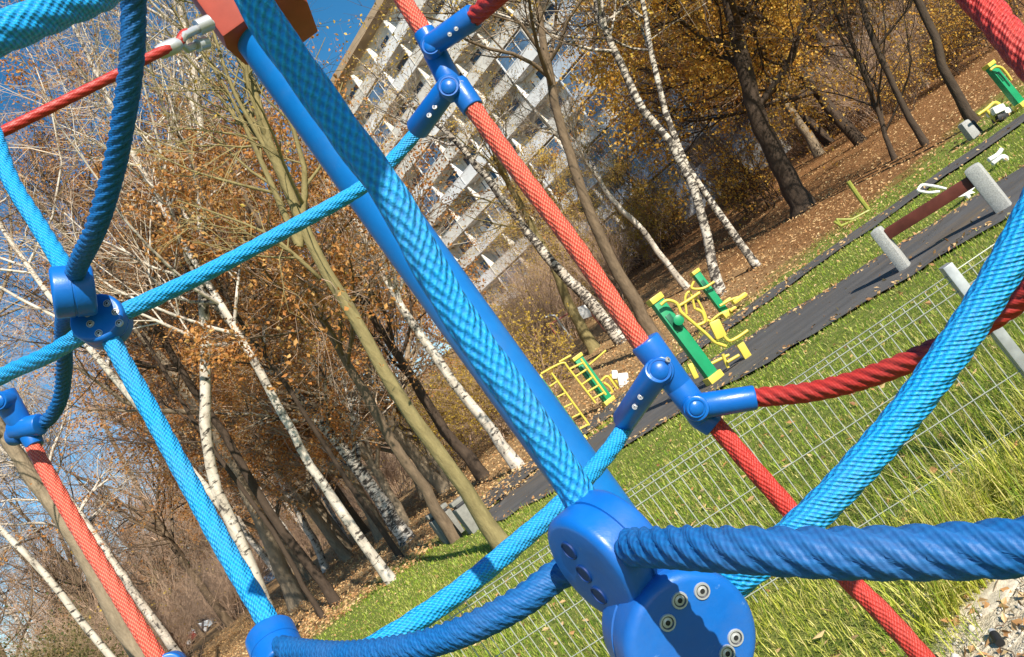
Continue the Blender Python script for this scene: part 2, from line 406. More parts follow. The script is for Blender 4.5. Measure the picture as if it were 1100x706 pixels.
disc(297, 697, .62, pxr(27, .62), .036, (.55, .45, .7), label='clamp connector at the lower edge of the net')
disc(184, 716, .83, pxr(15, .83), .03, (.2, -.3, .9))

def sleeve(mb, a, b, r0, r1=None):
    r1 = r1 or r0; A = Vector(a); B = Vector(b); L = (B-A).length; e = min(r0, r1)*.18
    mb.lathe(A, B-A, [(r0*.8, 0), (r0-e*.3, e*.3), (r0, e), (r1, L-e), (r1-e*.3, L-e*.3), (r1*.8, L)], 28)
def dome(mb, p, ax, r, base):
    p = Vector(p)
    mb.lathe(p, ax, [(r, -base), (r, 0), (r*.93, r*.10), (r*.82, r*.10), (r*.80, r*.04), (r*.74, r*.04), (r*.70, r*.16), (r*.55, r*.27), (r*.3, r*.35), (r*.02, r*.38)], 28)
# unseen rope added toward the sun to shade the rope before the mast
oo = SD*.36
shade_rope = [at(190, -120, .34)+oo, at(262, -20, .36)+oo, at(300, 42, .368)+oo, at(345, 108, .376)+oo, at(384, 165, .382)+oo, at(400, 190, .384)+oo*1.25, at(400, 190, .384)+oo*2.2+Vector((.1, 0, .1))]
rope('rope', shade_rope, .020, M['rope_cyan'], net, 'light blue braided rope')
# hinge connectors on the red rope
def hinge(parts, domes, screws, label):
    mb = MB()
    for (x0, y0, d0), (x1, y1, d1), r0, r1 in parts:
        sleeve(mb, at(x0, y0, d0), at(x1, y1, d1), pxr(r0, d0), pxr(r1, d1))
    c = mb.build('connector', M['plastic'], net); c['label'] = label
    for x, y, d, r, ax in domes:
        m2 = MB(); dome(m2, at(x, y, d), camdir(*ax), pxr(r, d), pxr(r*1.6, d)); m2.build('pivot_cap', M['plastic'], c)
    for x, y, d, r, ax in screws: screw_at(at(x, y, d), camdir(*ax), pxr(r, d), c)
hinge([((692, 366, .715), (730, 416, .715), 17, 15), ((727, 412, .715), (756, 450, .715), 15, 15), ((707, 398, .70), (671, 451, .79), 15, 13.5),
       ((708, 398, .735), (708.5, 398.5, .70), 16, 16), ((748, 437, .705), (812, 427, .695), 14, 13.5), ((747, 437, .73), (748, 439, .69), 14, 14), ((752, 446, .725), (768, 459, .72), 15, 13)],
      [(708.5, 398, .697, 13.5, (-.1, -.1, 1)), (748, 438.5, .687, 11, (.05, .05, 1))],
      [(717.5, 386.5, .695, 3.2, (.5, -.4, .8)), (688, 426.5, .72, 3.2, (-.2, -.15, 1)), (682, 437, .735, 3.2, (-.2, -.15, 1))], 'hinged connector between red and blue ropes in front of the lawn')
hinge([((455, 33, .765), (470, 62, .765), 12, 12), ((466, 54, .765), (488, 98, .76), 13, 13), ((463, 49, .75), (510, 17, .72), 12, 13.5), ((481, 94, .745), (448, 139, .99-.2), 12.5, 13),
       ((463, 49, .77), (463.2, 49.2, .745), 12, 12), ((482, 93, .765), (482.2, 93.2, .738), 13, 13), ((490, 90, .752), (508.5, 117, .745), 13, 12.5)],
      [(463, 49, .742, 10.5, (-.1, -.05, 1)), (482, 93, .735, 11.5, (-.05, -.05, 1))],
      [(496, 89, .74, 2.6, (.3, -.2, .9)), (467, 115, .75, 2.8, (-.2, -.2, 1)), (461, 124, .755, 2.8, (-.2, -.2, 1)), (483, 37, .72, 2.4, (.1, .1, 1)), (490, 31, .715, 2.4, (.1, .1, 1))], 'hinged connector between red and blue ropes in front of the apartment block')
hinge([((2, 422, .96), (24, 458, .965), 13, 11.5), ((14, 462, .965), (44, 456, .96), 11.5, 12), ((16, 466, .97), (24, 468, .965), 13, 10), ((28, 458, .97), (38, 479, .962), 12, 9)],
      [(-2, 431, .94, 10, (0, 0, 1))], [], 'hinged connector beside the climbing curve of dark rope')
# ------------------------------------------------------------------ terrain
def terrain():
    n, m = 190, 230
    a = np.linspace(-1, 1, n); xs = np.sign(a)*(np.abs(a)*22+np.abs(a)**4*420)
    bq = np.linspace(-.28, 1, m); ys = np.where(bq < 0, bq*80, bq*32+np.maximum(bq, 0)**4*600)
    X, Y = np.meshgrid(xs, ys); Z = hz(X, Y)
    V = np.stack([X, Y, Z], -1).reshape(-1, 3)
    i, j = np.meshgrid(np.arange(m-1), np.arange(n-1), indexing='ij'); i = i.ravel(); j = j.ravel()
    F = np.stack([i*n+j, i*n+j+1, (i+1)*n+j+1, (i+1)*n+j], 1)
    t = NT('ground'); p = t.pos(); sp = t.n('SeparateXYZ'); t.l(p, sp.inputs[0])
    n1 = t.noise(p, .55, 5); n2 = t.noise(p, 9, 6, .7); n3 = t.noise(p, 45, 4, .7); n4 = t.noise(t.scaled(p, (.5, 1.4, 1)), 1.6, 6, .65)
    grass = t.ramp(n2, [(.3, (.07, .105, .02)), (.5, (.16, .20, .035)), (.7, (.30, .29, .085))])
    litter = t.ramp(n3, [(.25, (.13, .07, .034)), (.45, (.30, .175, .08)), (.6, (.45, .29, .14)), (.75, (.56, .39, .21))])
    litter = t.mix(t.math('MULTIPLY', n4, .55), litter, (.22, .16, .085))
    red = t.ramp(n3, [(.25, (.07, .032, .012)), (.5, (.21, .10, .038)), (.75, (.40, .23, .10))])  # redder oak leaves, darkened further in place of tree shade on the slope
    litter = t.mix(t.ramp(t.math('MULTIPLY_ADD', sp.outputs[0], .12, t.math('MULTIPLY_ADD', n1, .8, -.75)), [(.1, (0, 0, 0)), (.6, (1, 1, 1))]), litter, red)
    # edge between lawn and leaf litter: y about 13 at the left, 17 at the right
    ed = t.math('SUBTRACT', sp.outputs[1], t.math('MULTIPLY_ADD', sp.outputs[0], .28, 15.4))
    ed = t.math('MULTIPLY_ADD', n1, 5.0, t.math('ADD', ed, -2.5))
    k = t.ramp(t.math('MULTIPLY_ADD', ed, .5, .5), [(.25, (0, 0, 0)), (.8, (1, 1, 1))])
    c = t.mix(k, grass, litter)
    # sandy patch by the net
    dx = t.math('SUBTRACT', sp.outputs[0], .80); dy = t.math('SUBTRACT', sp.outputs[1], 2.16)
    rr = t.math('SQRT', t.math('ADD', t.math('MULTIPLY', dx, dx), t.math('MULTIPLY', t.math('MULTIPLY', dy, dy), 2.2)))
    rr = t.math('ADD', rr, t.math('MULTIPLY', t.math('SUBTRACT', t.noise(p, 6, 5, .7), .5), .55))
    sand = t.ramp(n3, [(.3, (.38, .31, .20)), (.55, (.62, .54, .40)), (.75, (.72, .65, .52))])
    c = t.mix(t.ramp(rr, [(.42, (1, 1, 1)), (.56, (0, 0, 0))]), c, sand)
    t.col(c); t.rough(.95, .15); t.bump(t.math('ADD', t.math('MULTIPLY', n3, .6), n2), .8, .05)
    o = link('ground', arr_mesh('ground', V, [F], [t.m], smooth=True)); tag(o, 'lawn and leaf covered slope', kind='structure')
terrain()
def pathmat():
    t = NT('path'); p = t.pos(); n1 = t.noise(t.scaled(p, (.6, 2, 1)), 1.2, 6, .7); n2 = t.noise(p, 60, 4, .7); n3 = t.noise(p, 14, 3)
    c = t.ramp(n1, [(.3, (.042, .042, .045)), (.7, (.115, .112, .112))]); c = t.mix(t.math('MULTIPLY', n2, .5), c, (.13, .125, .115))
    c = t.mix(t.ramp(n3, [(.62, (0, 0, 0)), (.7, (1, 1, 1))]), c, (.10, .075, .045))
    n5 = t.noise(t.scaled(p, (.5, 1.6, 1)), 1.1, 7, .7)
    c = t.mix(t.math('MULTIPLY', t.ramp(n5, [(.54, (0, 0, 0)), (.68, (1, 1, 1))]), .7), c, (.17, .12, .065))
    t.col(c); t.rough(.85, .25); t.bump(n2, .5, .01); return t.m
M['path'] = pathmat()
M['plate'] = plain('green_plate', (.004, .10, .05), .4)
PA = ([(-1.95, 11.35), (-1.6, 10.8), (-1, 10.25), (.5, 9.4), (2.9, 7.85), (4.4, 7.0), (8, 5.2), (14, 2.5)], [(-2.1, 13.0), (-1.9, 13.5), (-1, 13.4), (0.5, 12.6), (2.4, 11.4), (4.4, 9.75), (8, 7.8), (14, 4.8)])
PB = ([(-2.3, 13.5), (-1.9, 13.62), (-.5, 13.62), (2.5, 13.9), (5.2, 13.7), (10, 12.6), (18, 10.5)], [(-2.7, 15.6), (-2.2, 16.2), (-.5, 15.8), (2.5, 15.8), (5.4, 15.1), (10, 14.0), (18, 12.0)])
def ribbon(name, A, B, dz, label, n=70, m=8, mt='path'):
    A = np.array(A, float); B = np.array(B, float)
    def rs(P):
        s = np.concatenate([[0], np.cumsum(np.linalg.norm(np.diff(P, axis=0), axis=1))]); q = np.linspace(0, s[-1], n)
        return np.stack([np.interp(q, s, P[:, 0]), np.interp(q, s, P[:, 1])], 1)
    A, B = rs(A), rs(B); rg = np.random.default_rng(3)
    A += rg.normal(0, .06, A.shape); B += rg.normal(0, .06, B.shape)
    t = np.linspace(0, 1, m)[None, :, None]; P = A[:, None]*(1-t)+B[:, None]*t
    Z = hz(P[..., 0], P[..., 1])+dz
    V = np.concatenate([P, Z[..., None]], -1).reshape(-1, 3)
    i, j = np.meshgrid(np.arange(n-1), np.arange(m-1), indexing='ij'); i = i.ravel(); j = j.ravel()
    F = np.stack([i*m+j, (i+1)*m+j, (i+1)*m+j+1, i*m+j+1], 1)
    tag(link(name, arr_mesh(name, V, [F], [M[mt]], smooth=True)), label, kind='structure')
ribbon('path', *PA, .03, 'dark asphalt path past the bench')
ribbon('path', *PB, .034, 'narrow dark path below the slope')
def in_poly(x, y, A, B):
    P = np.array(A+B[::-1]); r = np.zeros(x.shape, bool); j = len(P)-1
    for i in range(len(P)):
        xi, yi = P[i]; xj, yj = P[j]
        r ^= ((yi > y) != (yj > y)) & (x < (xj-xi)*(y-yi)/(yj-yi+1e-12)+xi); j = i
    return r
CFn, CXn, CYn, CPn = (np.array(q) for q in (CF, CX, CY, CP))
def seen(x, y, z, mg):
    q = np.stack([x, y, z], -1)-CPn; d = q@CFn; d = np.where(d > .05, d, .05)
    u = (q@CXn)/d*FPX+550; v = 353-(q@CYn)/d*FPX
    return (u > -mg) & (u < 1100+mg) & (v > -mg) & (v < 706+mg) & (q@CFn > .1)
def edge(x): return 15.4+.28*x
# ------------------------------------------------------------------ grass
def grass():
    rg = np.random.default_rng(11); P = []
    for (y0, y1, dens, h, w, mg) in ((.9, 2.6, 8500, .085, .0030, 380), (2.6, 4.3, 7800, .055, .0034, 260), (4.3, 7, 3600, .036, .005, 200), (7, 11, 1500, .036, .008, 150), (11, 18, 520, .036, .013, 120)):
        X0, X1 = -9, 12
        n = int((X1-X0)*(y1-y0)*dens); x = rg.uniform(X0, X1, n); y = rg.uniform(y0, y1, n); z = hz(x, y)
        k = seen(x, y, z, mg) & ~in_poly(x+rg.normal(0, .15, n), y+rg.normal(0, .15, n), *PA) & ~in_poly(x+rg.normal(0, .10, n), y+rg.normal(0, .10, n), *PB)
        e = edge(x)-y+rg.normal(0, 1.0, n)+1.2*np.sin(x*1.3+y); k &= e > .4
        q = np.hypot(x-.80, (y-2.16)*1.48)+.16*np.sin(x*9+y*4)+rg.normal(0, .06, n); k &= q > .52
        cl = np.sin(x*2.3+1.7*np.sin(y*1.9))*np.sin(y*2.9+x); k &= rg.uniform(0, 1, n) < .72+.28*cl
        x, y, z = x[k], y[k], z[k]; n = len(x)
        P.append(np.stack([x, y, z, h*rg.lognormal(0, .38, n)*(1+.3*cl[k]), w*rg.uniform(.7, 1.3, n)], 1))
    # long tufts in front of the fence at the right
    n = 9000; c = rg.uniform((.5, 1.9), (2.6, 3.0), (130, 2)); i = rg.integers(0, 130, n); x = c[i, 0]+rg.normal(0, .045, n); y = c[i, 1]+rg.normal(0, .045, n)
    k = np.hypot(x-.80, (y-2.16)*1.48) > .46; x, y = x[k], y[k]; n = len(x)
    P.append(np.stack([x, y, hz(x, y), .22*rg.lognormal(0, .3, n), np.full(n, .0045)], 1))
    P = np.concatenate(P); n = len(P); print('grass blades', n)
    az = rg.uniform(0, 2*np.pi, n); ln = rg.uniform(.15, .95, n)
    az = np.where(rg.uniform(0, 1, n) < .45, rg.normal(-.3, .6, n), az)     # many lie over to one side
    dx, dy = np.cos(az), np.sin(az); b = P[:, :3]; h = P[:, 3:4]; w = P[:, 4:5]/2
    s = np.stack([-dy, dx, np.zeros(n)], 1); d = np.stack([dx, dy, np.zeros(n)], 1); up = np.array([0, 0, 1.])
    l = ln[:, None]
    p1 = b+up*h*.55*(1-.25*l)+d*h*.30*l; p2 = b+up*h*(1-.6*l**1.5)+d*h*.85*l
    V = np.stack([b-s*w, b+s*w, p1-s*w*.8, p1+s*w*.8, p2], 1).reshape(-1, 3)
    o = np.arange(n)[:, None]*5
    near = (b[:, 1] < 3.25+.25*np.sin(b[:, 0]*5)) & (rg.uniform(0, 1, n) < .75)
    straw = leaf_mat('straw_blades', [(.20, .26, .02), (.46, .50, .05), (.66, .63, .11), (.80, .70, .28), (.46, .50, .05), (.68, .56, .22)], .3)
    me = arr_mesh('grass', V, [o+np.array([[0, 1, 3, 2]]), o+np.array([[2, 3, 4]])], [
        leaf_mat('grass_blades', [(.08, .17, .014), (.17, .30, .022), (.33, .44, .04), (.46, .50, .07), (.66, .58, .22), (.24, .38, .03), (.46, .33, .14), (.20, .34, .03)], .3), straw], mi=np.concatenate([near, near]).astype(int))
    tag(link('grass', me), 'yellow green autumn grass of the lawn', 'grass', kind='stuff')
grass()
# ------------------------------------------------------------------ leaves
def leaf_verts(C, L, W, rg, flat=0.0):
    n = len(C); a = rg.normal(0, 1, (n, 3)); 
    if flat: a[:, 2] *= 1-flat
    a /= np.linalg.norm(a, axis=1)[:, None]
    b = rg.normal(0, 1, (n, 3)); 
    if flat: b[:, 2] *= 1-flat
    b -= a*(a*b).sum(1)[:, None]; b /= np.linalg.norm(b, axis=1)[:, None]; nn = np.cross(a, b)
    L = L[:, None]/2; W = W[:, None]/2
    return np.stack([C-a*L, C+b*W+nn*W*.35-a*L*.1, C+a*L, C-b*W+nn*W*.35-a*L*.1], 1).reshape(-1, 3)
def litter():
    rg = np.random.default_rng(5); Ps = []
    n = 60000; y = 13+rg.uniform(0, 1, n)**1.5*34; x = rg.uniform(-.72, .8, n)*y; k = (y-edge(x)+rg.normal(0, 1.6, n) > -1.0)
    Ps.append((x[k], y[k], .075, .10))
    n = 2600; y = rg.uniform(1.3, 14, n); x = rg.uniform(-.7, .9, n)*y; Ps.append((x, y, .05, .04))
    A_, B_ = np.array(PA[1]), np.array(PA[0]); n = 1500; q = rg.uniform(0, 1, n)**.9; x = -2+q*9+rg.normal(0, .1, n); y = np.where(rg.uniform(0, 1, n) < .65, np.interp(x, A_[:, 0], A_[:, 1])-np.abs(rg.normal(0, .22, n)), np.interp(x, B_[:, 0], B_[:, 1])+np.abs(rg.normal(0, .2, n))); Ps.append((x, y, .06, .05))
    n = 420; x = rg.normal(.85, .33, n); y = rg.normal(2.2, .24, n); Ps.append((x, y, .035, .012))
    V = []
    for x, y, L, lift in Ps:
        z = hz(x, y)+rg.uniform(.006, lift, len(x)); V.append(leaf_verts(np.stack([x, y, z], 1), L*rg.uniform(.6, 1.3, len(x)), L*.62*rg.uniform(.6, 1.2, len(x)), rg, .6))
    V = np.concatenate(V); o = np.arange(len(V)//4)[:, None]*4
    me = arr_mesh('fallen_leaves', V, [o+np.arange(4)[None]], [leaf_mat('fallen_leaf', [(.22, .10, .04), (.38, .20, .08), (.50, .31, .14), (.58, .41, .21), (.44, .22, .08), (.62, .48, .24)], .12)])
    tag(link('fallen_leaves', me), 'brown fallen leaves on slope and lawn', 'leaves', kind='stuff')
litter()
# sandy patch odds and ends
rg_ = random.Random(4)
def stones():
    rg = np.random.default_rng(8)
    base = MB(); import bmesh
    bm = bmesh.new(); bmesh.ops.create_icosphere(bm, subdivisions=2, radius=1)
    bv = np.array([v.co[:] for v in bm.verts]); bf = np.array([[v.index for v in f.verts] for f in bm.faces]); bm.free()
    V, F = [], []
    for i in range(1300):
        x, y = rg.normal(.85, .30), rg.normal(2.16, .20); s = .0028*rg.lognormal(0, .6)
        q = bv*(1+.25*np.sin(bv[:, [1, 2, 0]]*3+rg.uniform(0, 6, 3)))*s*rg.uniform(.6, 1.2, 3)+np.array([x, y, gz(x, y)+s*.3]); F.append(bf+len(V)*len(bv)); V.append(q)
    me = arr_mesh('gravel', np.concatenate(V), [np.concatenate(F)], [plain('pale_stone', (.50, .46, .39), .9, .2, var=.3, scale=30)], smooth=True)
    tag(link('gravel', me), 'small pale stones on the bare sandy patch', 'gravel', kind='stuff')
    bm = bmesh.new(); bmesh.ops.create_icosphere(bm, subdivisions=4, radius=1); bv = np.array([v.co[:] for v in bm.verts]); bf = np.array([[v.index for v in f.verts] for f in bm.faces]); bm.free()
    from mathutils import noise
    sm = plain('flat_stone', (.52, .46, .36), .95, .15, var=.3, scale=45, bump=.9)
    for px, py, s, lab in ((992, 652, .075, 'flat pale stone at the grassy edge of the sandy patch'), (1060, 640, .10, 'widest flat pale stone on the sandy patch')):
        p = gnd(px, py); k = np.array([1+.45*noise.noise(Vector(v)*1.7+Vector((px, 0, 0)))+.12*noise.noise(Vector(v)*6) for v in bv])
        q = np.sign(bv)*np.abs(bv)**np.array([1, 1, .35])*k[:, None]*np.array([s, s*.8, s*.10]); q = q+np.array([p.x, p.y, p.z])
        tag(link('stone', arr_mesh('stone', q, [bf], [sm], smooth=True)), lab, 'stone')
    b = MB()
    for i in range(46):
        x, y = rg.normal(.88, .28), rg.normal(2.2, .2); a = rg.uniform(0, 3.14); l = rg.uniform(.03, .10); z = gz(x, y)
        b.tube([(x, y, z+.006), (x+math.cos(a)*l*.5, y+math.sin(a)*l*.5, z+.006+rg.uniform(0, .02)), (x+math.cos(a+.3)*l, y+math.sin(a+.3)*l, z+.008)], rg.uniform(.001, .0022), 5)
    tag(b.build('dry_twigs', plain('dry_twig', (.16, .11, .07), .9)), 'dry twigs scattered over the sandy patch', 'twigs', kind='stuff')
stones()
p = gnd(1074, 690)
lt = tag(empty('lighter', (p.x, p.y, p.z+.012)), 'small black plastic lighter lying on the sandy patch', 'lighter')
ax_ = Vector((.25, .9, .12)).normalized()
MB().tube([p+Vector((0, 0, .014))-ax_*.024, p+Vector((0, 0, .014))+ax_*.018], .0125, 14).build('body', M['black'], lt)
MB().tube([p+Vector((0, 0, .014))+ax_*.018, p+Vector((0, 0, .015))+ax_*.031], .0105, 14).build('cap', M['steel'], lt)
# ------------------------------------------------------------------ fence
fen = tag(empty('mesh_fence', (.4, 3.28, 0)), 'low galvanised wire mesh fence across the lawn', 'fence')
def fpt(s): return Vector((.08+1.74*s, 3.34-.31*s, 0))
def fence_panel(s0, s1):
    b = MB(); a, c = fpt(s0), fpt(s1); L = (c-a).length; z0, top = .04, .725
    def pt(k, z): q = a.lerp(c, k); return Vector((q.x, q.y, gz(q.x, q.y)*.3+z))
    nrm = Vector((-.31, -1.74, 0)).normalized()
    for z, off in ((top-.028, 0), (top-.075, 0), (top-.28, 0), (top-.46, 0), (top-.64, 0)):
        b.tube([pt(0, z)+nrm*.005, pt(.5, z)+nrm*.005, pt(1, z)+nrm*.005], .0025, 6)
    b.tube([pt(0, top-.002)+nrm*.005, pt(1, top-.002)+nrm*.005], .0025, 6)
    n = int(L/.05)
    for i in range(n+1): b.tube([pt(i/n, z0), pt(i/n, top)], .0025, 6)
    return b.build('mesh_panel', M['wire'], fen, smooth=60)
SP = 1.615/1.74*1.0
s_post = (1.53-.08)/1.74
for k in (-1, 0, 1): fence_panel(s_post+(k-1)*1.72+.012, s_post+k*1.72-.012)
for k in (-2, -1, 0, 1):
    q = fpt(s_post+k*1.72)
    b = MB().box((q.x, q.y, .36), (.042, .055, .80), Matrix.Rotation(math.atan2(-.31, 1.74), 3, 'Z')); b.build('post', M['galv'], fen, bevel=.004)
# ------------------------------------------------------------------ bench
bp0, bp1 = gnd(973, 292), gnd(1080, 228)
bn = tag(empty('concrete_bench', bp0), 'bench of two grey concrete blocks with a red brown board between them', 'bench')
dirb = Vector((bp1.x-bp0.x, bp1.y-bp0.y, 0)).normalized(); nb = Vector((-dirb.y, dirb.x, 0)); rotb = Matrix.Rotation(math.atan2(dirb.y, dirb.x), 3, 'Z')
for q, w, l in ((bp0, .12, .0), (bp1, .15, .0)):
    c = Vector((q.x, q.y, 0))+nb*.08; MB().box((c.x, c.y, gz(c.x, c.y)+.24), (w, .17, .58), rotb).build('block', M['concrete'], bn, bevel=.04)
mid = (Vector((bp0.x, bp0.y, 0))+Vector((bp1.x, bp1.y, 0)))/2+nb*.09; Lb = (bp1-bp0).length
MB().box((mid.x, mid.y, gz(mid.x, mid.y)+.405), (Lb-.125, .10, .115), rotb).build('board', M['beam'], bn, bevel=.008)
def hoops(name, cat, label, curves, r, mat, d, group=None):
    b = MB()
    g = at(*curves[0][0], d); o = tag(empty(name, (g.x, g.y, gz(g.x, g.y))), label, cat, group)
    for k, c in enumerate(curves):
        b = MB(); b.tube(spline([at(x, y, d) for x, y in c], .04), r, 8); b.build('tube', M[mat], o, smooth=60)
    return o
hoops('bike_rack', 'bike rack', 'white tubular hoops standing on the grass behind the bench board', [[(986, 205), (990, 199), (1003, 200), (1016, 203)], [(986, 205), (997, 207), (1009, 206)]], .022, 'white', 11.4)
hoops('tube_rail', 'rail', 'white bent tube rail behind the taller concrete block', [[(1062, 172), (1072, 166), (1076, 160)], [(1066, 176), (1078, 168), (1084, 176), (1086, 183)], [(1074, 168), (1084, 173), (1092, 174)]], .03, 'white', 10.2)
q = at(1036, 204, 9.5)
wt = tag(empty('spring_toy', (q.x, q.y, gz(q.x, q.y))), 'white flat animal shaped rocking toy behind the bench board', 'rocking toy')
b = MB(); rz_ = CX*.9-CY*.1
poly = [(1024, 213), (1028, 205), (1034, 202), (1040, 196), (1045, 193), (1042, 200), (1049, 200), (1044, 205), (1048, 207), (1038, 210), (1030, 212)]
b.prism([at(x, y, 9.5) for x, y in poly], Vector((.02, .05, 0))); b.build('body', M['white'], wt, bevel=.004)
MB().tube([q+Vector((0, .03, -.05)), Vector((q.x, q.y+.03, gz(q.x, q.y)-.02))], .03, 10).build('stem', M['white'], wt)
# ------------------------------------------------------------------ bins
for k, (px, py, lab) in enumerate(((481, 584, 'pale concrete litter bin to the fore of its pair behind the olive trunks'), (509, 573, 'concrete litter bin with a dark liner, farther of the pair'))):
    g = gnd(px, py); o = tag(empty('litter_bin', g), lab, 'litter bin', 'concrete bins beside the path')
    r2 = Matrix.Rotation(.35, 3, 'Z')
    MB().box((g.x+.1, g.y+.2, g.z+.18), (.36, .36, .52), r2, 1.08).build('body', M['bincon'], o, bevel=.02)
    MB().box((g.x+.1, g.y+.2, g.z+.46), (.31, .31, .05), r2).build('liner', M['black'], o, bevel=.01)
    MB().box((g.x+.1, g.y+.24, g.z+.52), (.39, .27, .07), r2).build('lid', M['bincon'], o, bevel=.012)
# ------------------------------------------------------------------ exercise machines
def pillar(o, bx, by, tx, ty, w, cap=.05):
    g = gnd(bx, by); d = depth(g); h = at(tx, ty, d).z-g.z
    rot = Matrix.Rotation(.25, 3, 'Z')
    MB().box((g.x, g.y, g.z+h/2), (w, w*.75, h), rot).build('pillar', M['green'], o, bevel=.008)
    MB().box((g.x, g.y, g.z+h+cap*.3), (w*1.22, w, cap*1.6), rot).build('top_cap', M['yellow'], o, bevel=.01)
    MB().box((g.x, g.y-.01, g.z+.06), (w*1.35, w*1.15, .12), rot).build('foot_box', M['yellow'], o, bevel=.01)
    MB().box((g.x-math.sin(.25)*-.0+.0, g.y-w*.42, g.z+h*.72), (w*.5, w*.08, h*.2), rot).build('cover_plate', M['plate'], o, bevel=.006)  # dark plate added in place of the cutout in the pillar
    return g, d
def tubes(o, name, L, d, r, sc, ox, oy, mat='yellow', dd=None):
    for i, c in enumerate(L):
        off = (dd[i % len(dd)] if dd else 0)
        MB().tube(spline([at(ox+x/sc, oy+y/sc, d+off) for x, y in c], .03), r, 8).build(name, M[mat], o, smooth=60)
def pad(o, x, y, d, sx, sy, t, sc, ox, oy, rot=0, name='pad', mat='yellow'):
    c = at(ox+x/sc, oy+y/sc, d)
    MB().box(c, (sx, t, sy), Matrix.Rotation(rot, 3, 'Y')).build(name, M[mat], o, bevel=min(sx, sy, t)*.35)
g0 = gnd(770, 411)
e1 = tag(empty('exercise_machine', g0), 'tall green outdoor exercise machine with yellow seat and pedals on the path', 'exercise machine', 'outdoor gym machines')
g, d = pillar(e1, 770, 411, 707, 321, .155)
tubes(e1, 'arm', [[(150, 240), (185, 215), (235, 230), (258, 275)], [(250, 245), (300, 215), (362, 173)], [(255, 275), (330, 340), (405, 405), (440, 440), (505, 465)], [(400, 570), (450, 545), (520, 510)], [(490, 405), (520, 435), (560, 420), (622, 378)], [(485, 505), (500, 545), (515, 580)], [(510, 550), (575, 512)], [(350, 350), (390, 330), (375, 280), (340, 262)]], d-.02, .021, 5.04, 680, 280, dd=(-.05, 0, -.08, .02, -.12, 0))
pad(e1, 458, 372, d-.12, .14, .23, .06, 5.04, 680, 280, .2, 'seat'); pad(e1, 598, 482, d-.05, .10, .24, .05, 5.04, 680, 280, .1, 'foot_plate'); pad(e1, 325, 598, d-.1, .07, .2, .06, 5.04, 680, 280, .2, 'foot_plate')
MB().lathe(at(729, 344, d-.07), (0, -1, 0), [(.065, 0), (.065, .02), (.05, .025), (.02, .03)], 20).build('dial', M['green'], e1)
g1 = gnd(783, 342)
e2 = tag(empty('exercise_machine', g1), 'slim green exercise post with yellow seats behind the tall one', 'exercise machine', 'outdoor gym machines')
g, d = pillar(e2, 782, 340, 746, 294, .16)
tubes(e2, 'arm', [[(330, 112), (318, 150), (380, 150), (440, 115)], [(290, 290), (283, 200), (310, 172), (335, 262)], [(340, 195), (385, 280), (400, 330)], [(470, 245), (530, 212), (600, 190)], [(420, 330), (470, 290), (540, 262)], [(400, 320), (430, 335), (470, 330)]], d-.05, .028, 5.04, 680, 280, dd=(-.1, 0, .1))
pad(e2, 575, 205, d-.1, .34, .10, .2, 5.04, 680, 280, 0, 'seat'); pad(e2, 500, 225, d+.1, .26, .08, .2, 5.04, 680, 280, 0, 'seat'); pad(e2, 540, 262, d-.1, .16, .07, .1, 5.04, 680, 280, 0, 'foot_plate')
g2 = gnd(657, 436)
e3 = tag(empty('exercise_machine', g2), 'green posts with yellow wall ladders beside the mast', 'exercise machine', 'outdoor gym machines')
g, d = pillar(e3, 656, 434, 621, 384, .2)
g_, d_ = pillar(e3, 628, 476, 577, 409, .12)
tubes(e3, 'ladder_rail', [[(190, 238), (310, 405), (430, 570)]], d_-.15, .019, 5.883, 560, 360)
tubes(e3, 'rung', [[(225, 295), (180, 325)], [(275, 368), (228, 392)], [(320, 433), (273, 457)], [(370, 498), (322, 522)], [(425, 565), (372, 592)]], d_-.15, .016, 5.883, 560, 360)
tubes(e3, 'ladder_rail', [[(125, 245), (215, 195), (270, 176), (300, 212), (470, 430)], [(375, 150), (455, 265), (535, 378)], [(240, 170), (315, 128)]], d-.2, .024, 5.883, 560, 360)
tubes(e3, 'rung', [[(310, 213), (395, 172)], [(345, 262), (412, 218)], [(385, 312), (448, 268)], [(422, 358), (488, 318)], [(458, 400), (522, 365)]], d-.2, .022, 5.883, 560, 360)
tubes(e3, 'bar', [[(430, 187), (535, 97)]], d, .022, 5.883, 560, 360)
g3 = gnd(668, 432)
e5 = tag(empty('exercise_machine', g3), 'low yellow tube machine with white seats beside the wall ladders', 'exercise machine', 'outdoor gym machines')
tubes(e5, 'frame', [[(505, 290), (545, 262), (600, 330), (640, 370)], [(520, 300), (560, 330), (590, 390), (560, 360)], [(600, 380), (620, 320), (560, 250)], [(640, 370), (660, 400)]], 17.2, .03, 5.883, 560, 360)
pad(e5, 590, 250, 17.2, .14, .2, .14, 5.883, 560, 360, .6, 'seat', 'white'); pad(e5, 645, 285, 17.1, .24, .32, .12, 5.883, 560, 360, .5, 'seat', 'white')
g4 = gnd(1098, 114)
e4 = tag(empty('exercise_machine', g4), 'green exercise post with curved yellow handle at the foot of the wooded slope', 'exercise machine', 'outdoor gym machines')
g, d = pillar(e4, 1099, 116, 1060, 73, .17)
tubes(e4, 'handle', [[(310, 180), (345, 155), (390, 160), (430, 200), (470, 258)]], d-.1, .026, 7.06, 1020, 50)
g6 = gnd(1079, 141)
e6 = tag(empty('exercise_machine', g6), 'yellow framed machine with two white seats under the dark trunks', 'exercise machine', 'outdoor gym machines')
tubes(e6, 'frame', [[(215, 520), (280, 475), (345, 425), (420, 470), (490, 505)], [(280, 485), (350, 560), (430, 640)], [(490, 505), (430, 570), (400, 590)]], d+.2, .032, 7.06, 1020, 50)
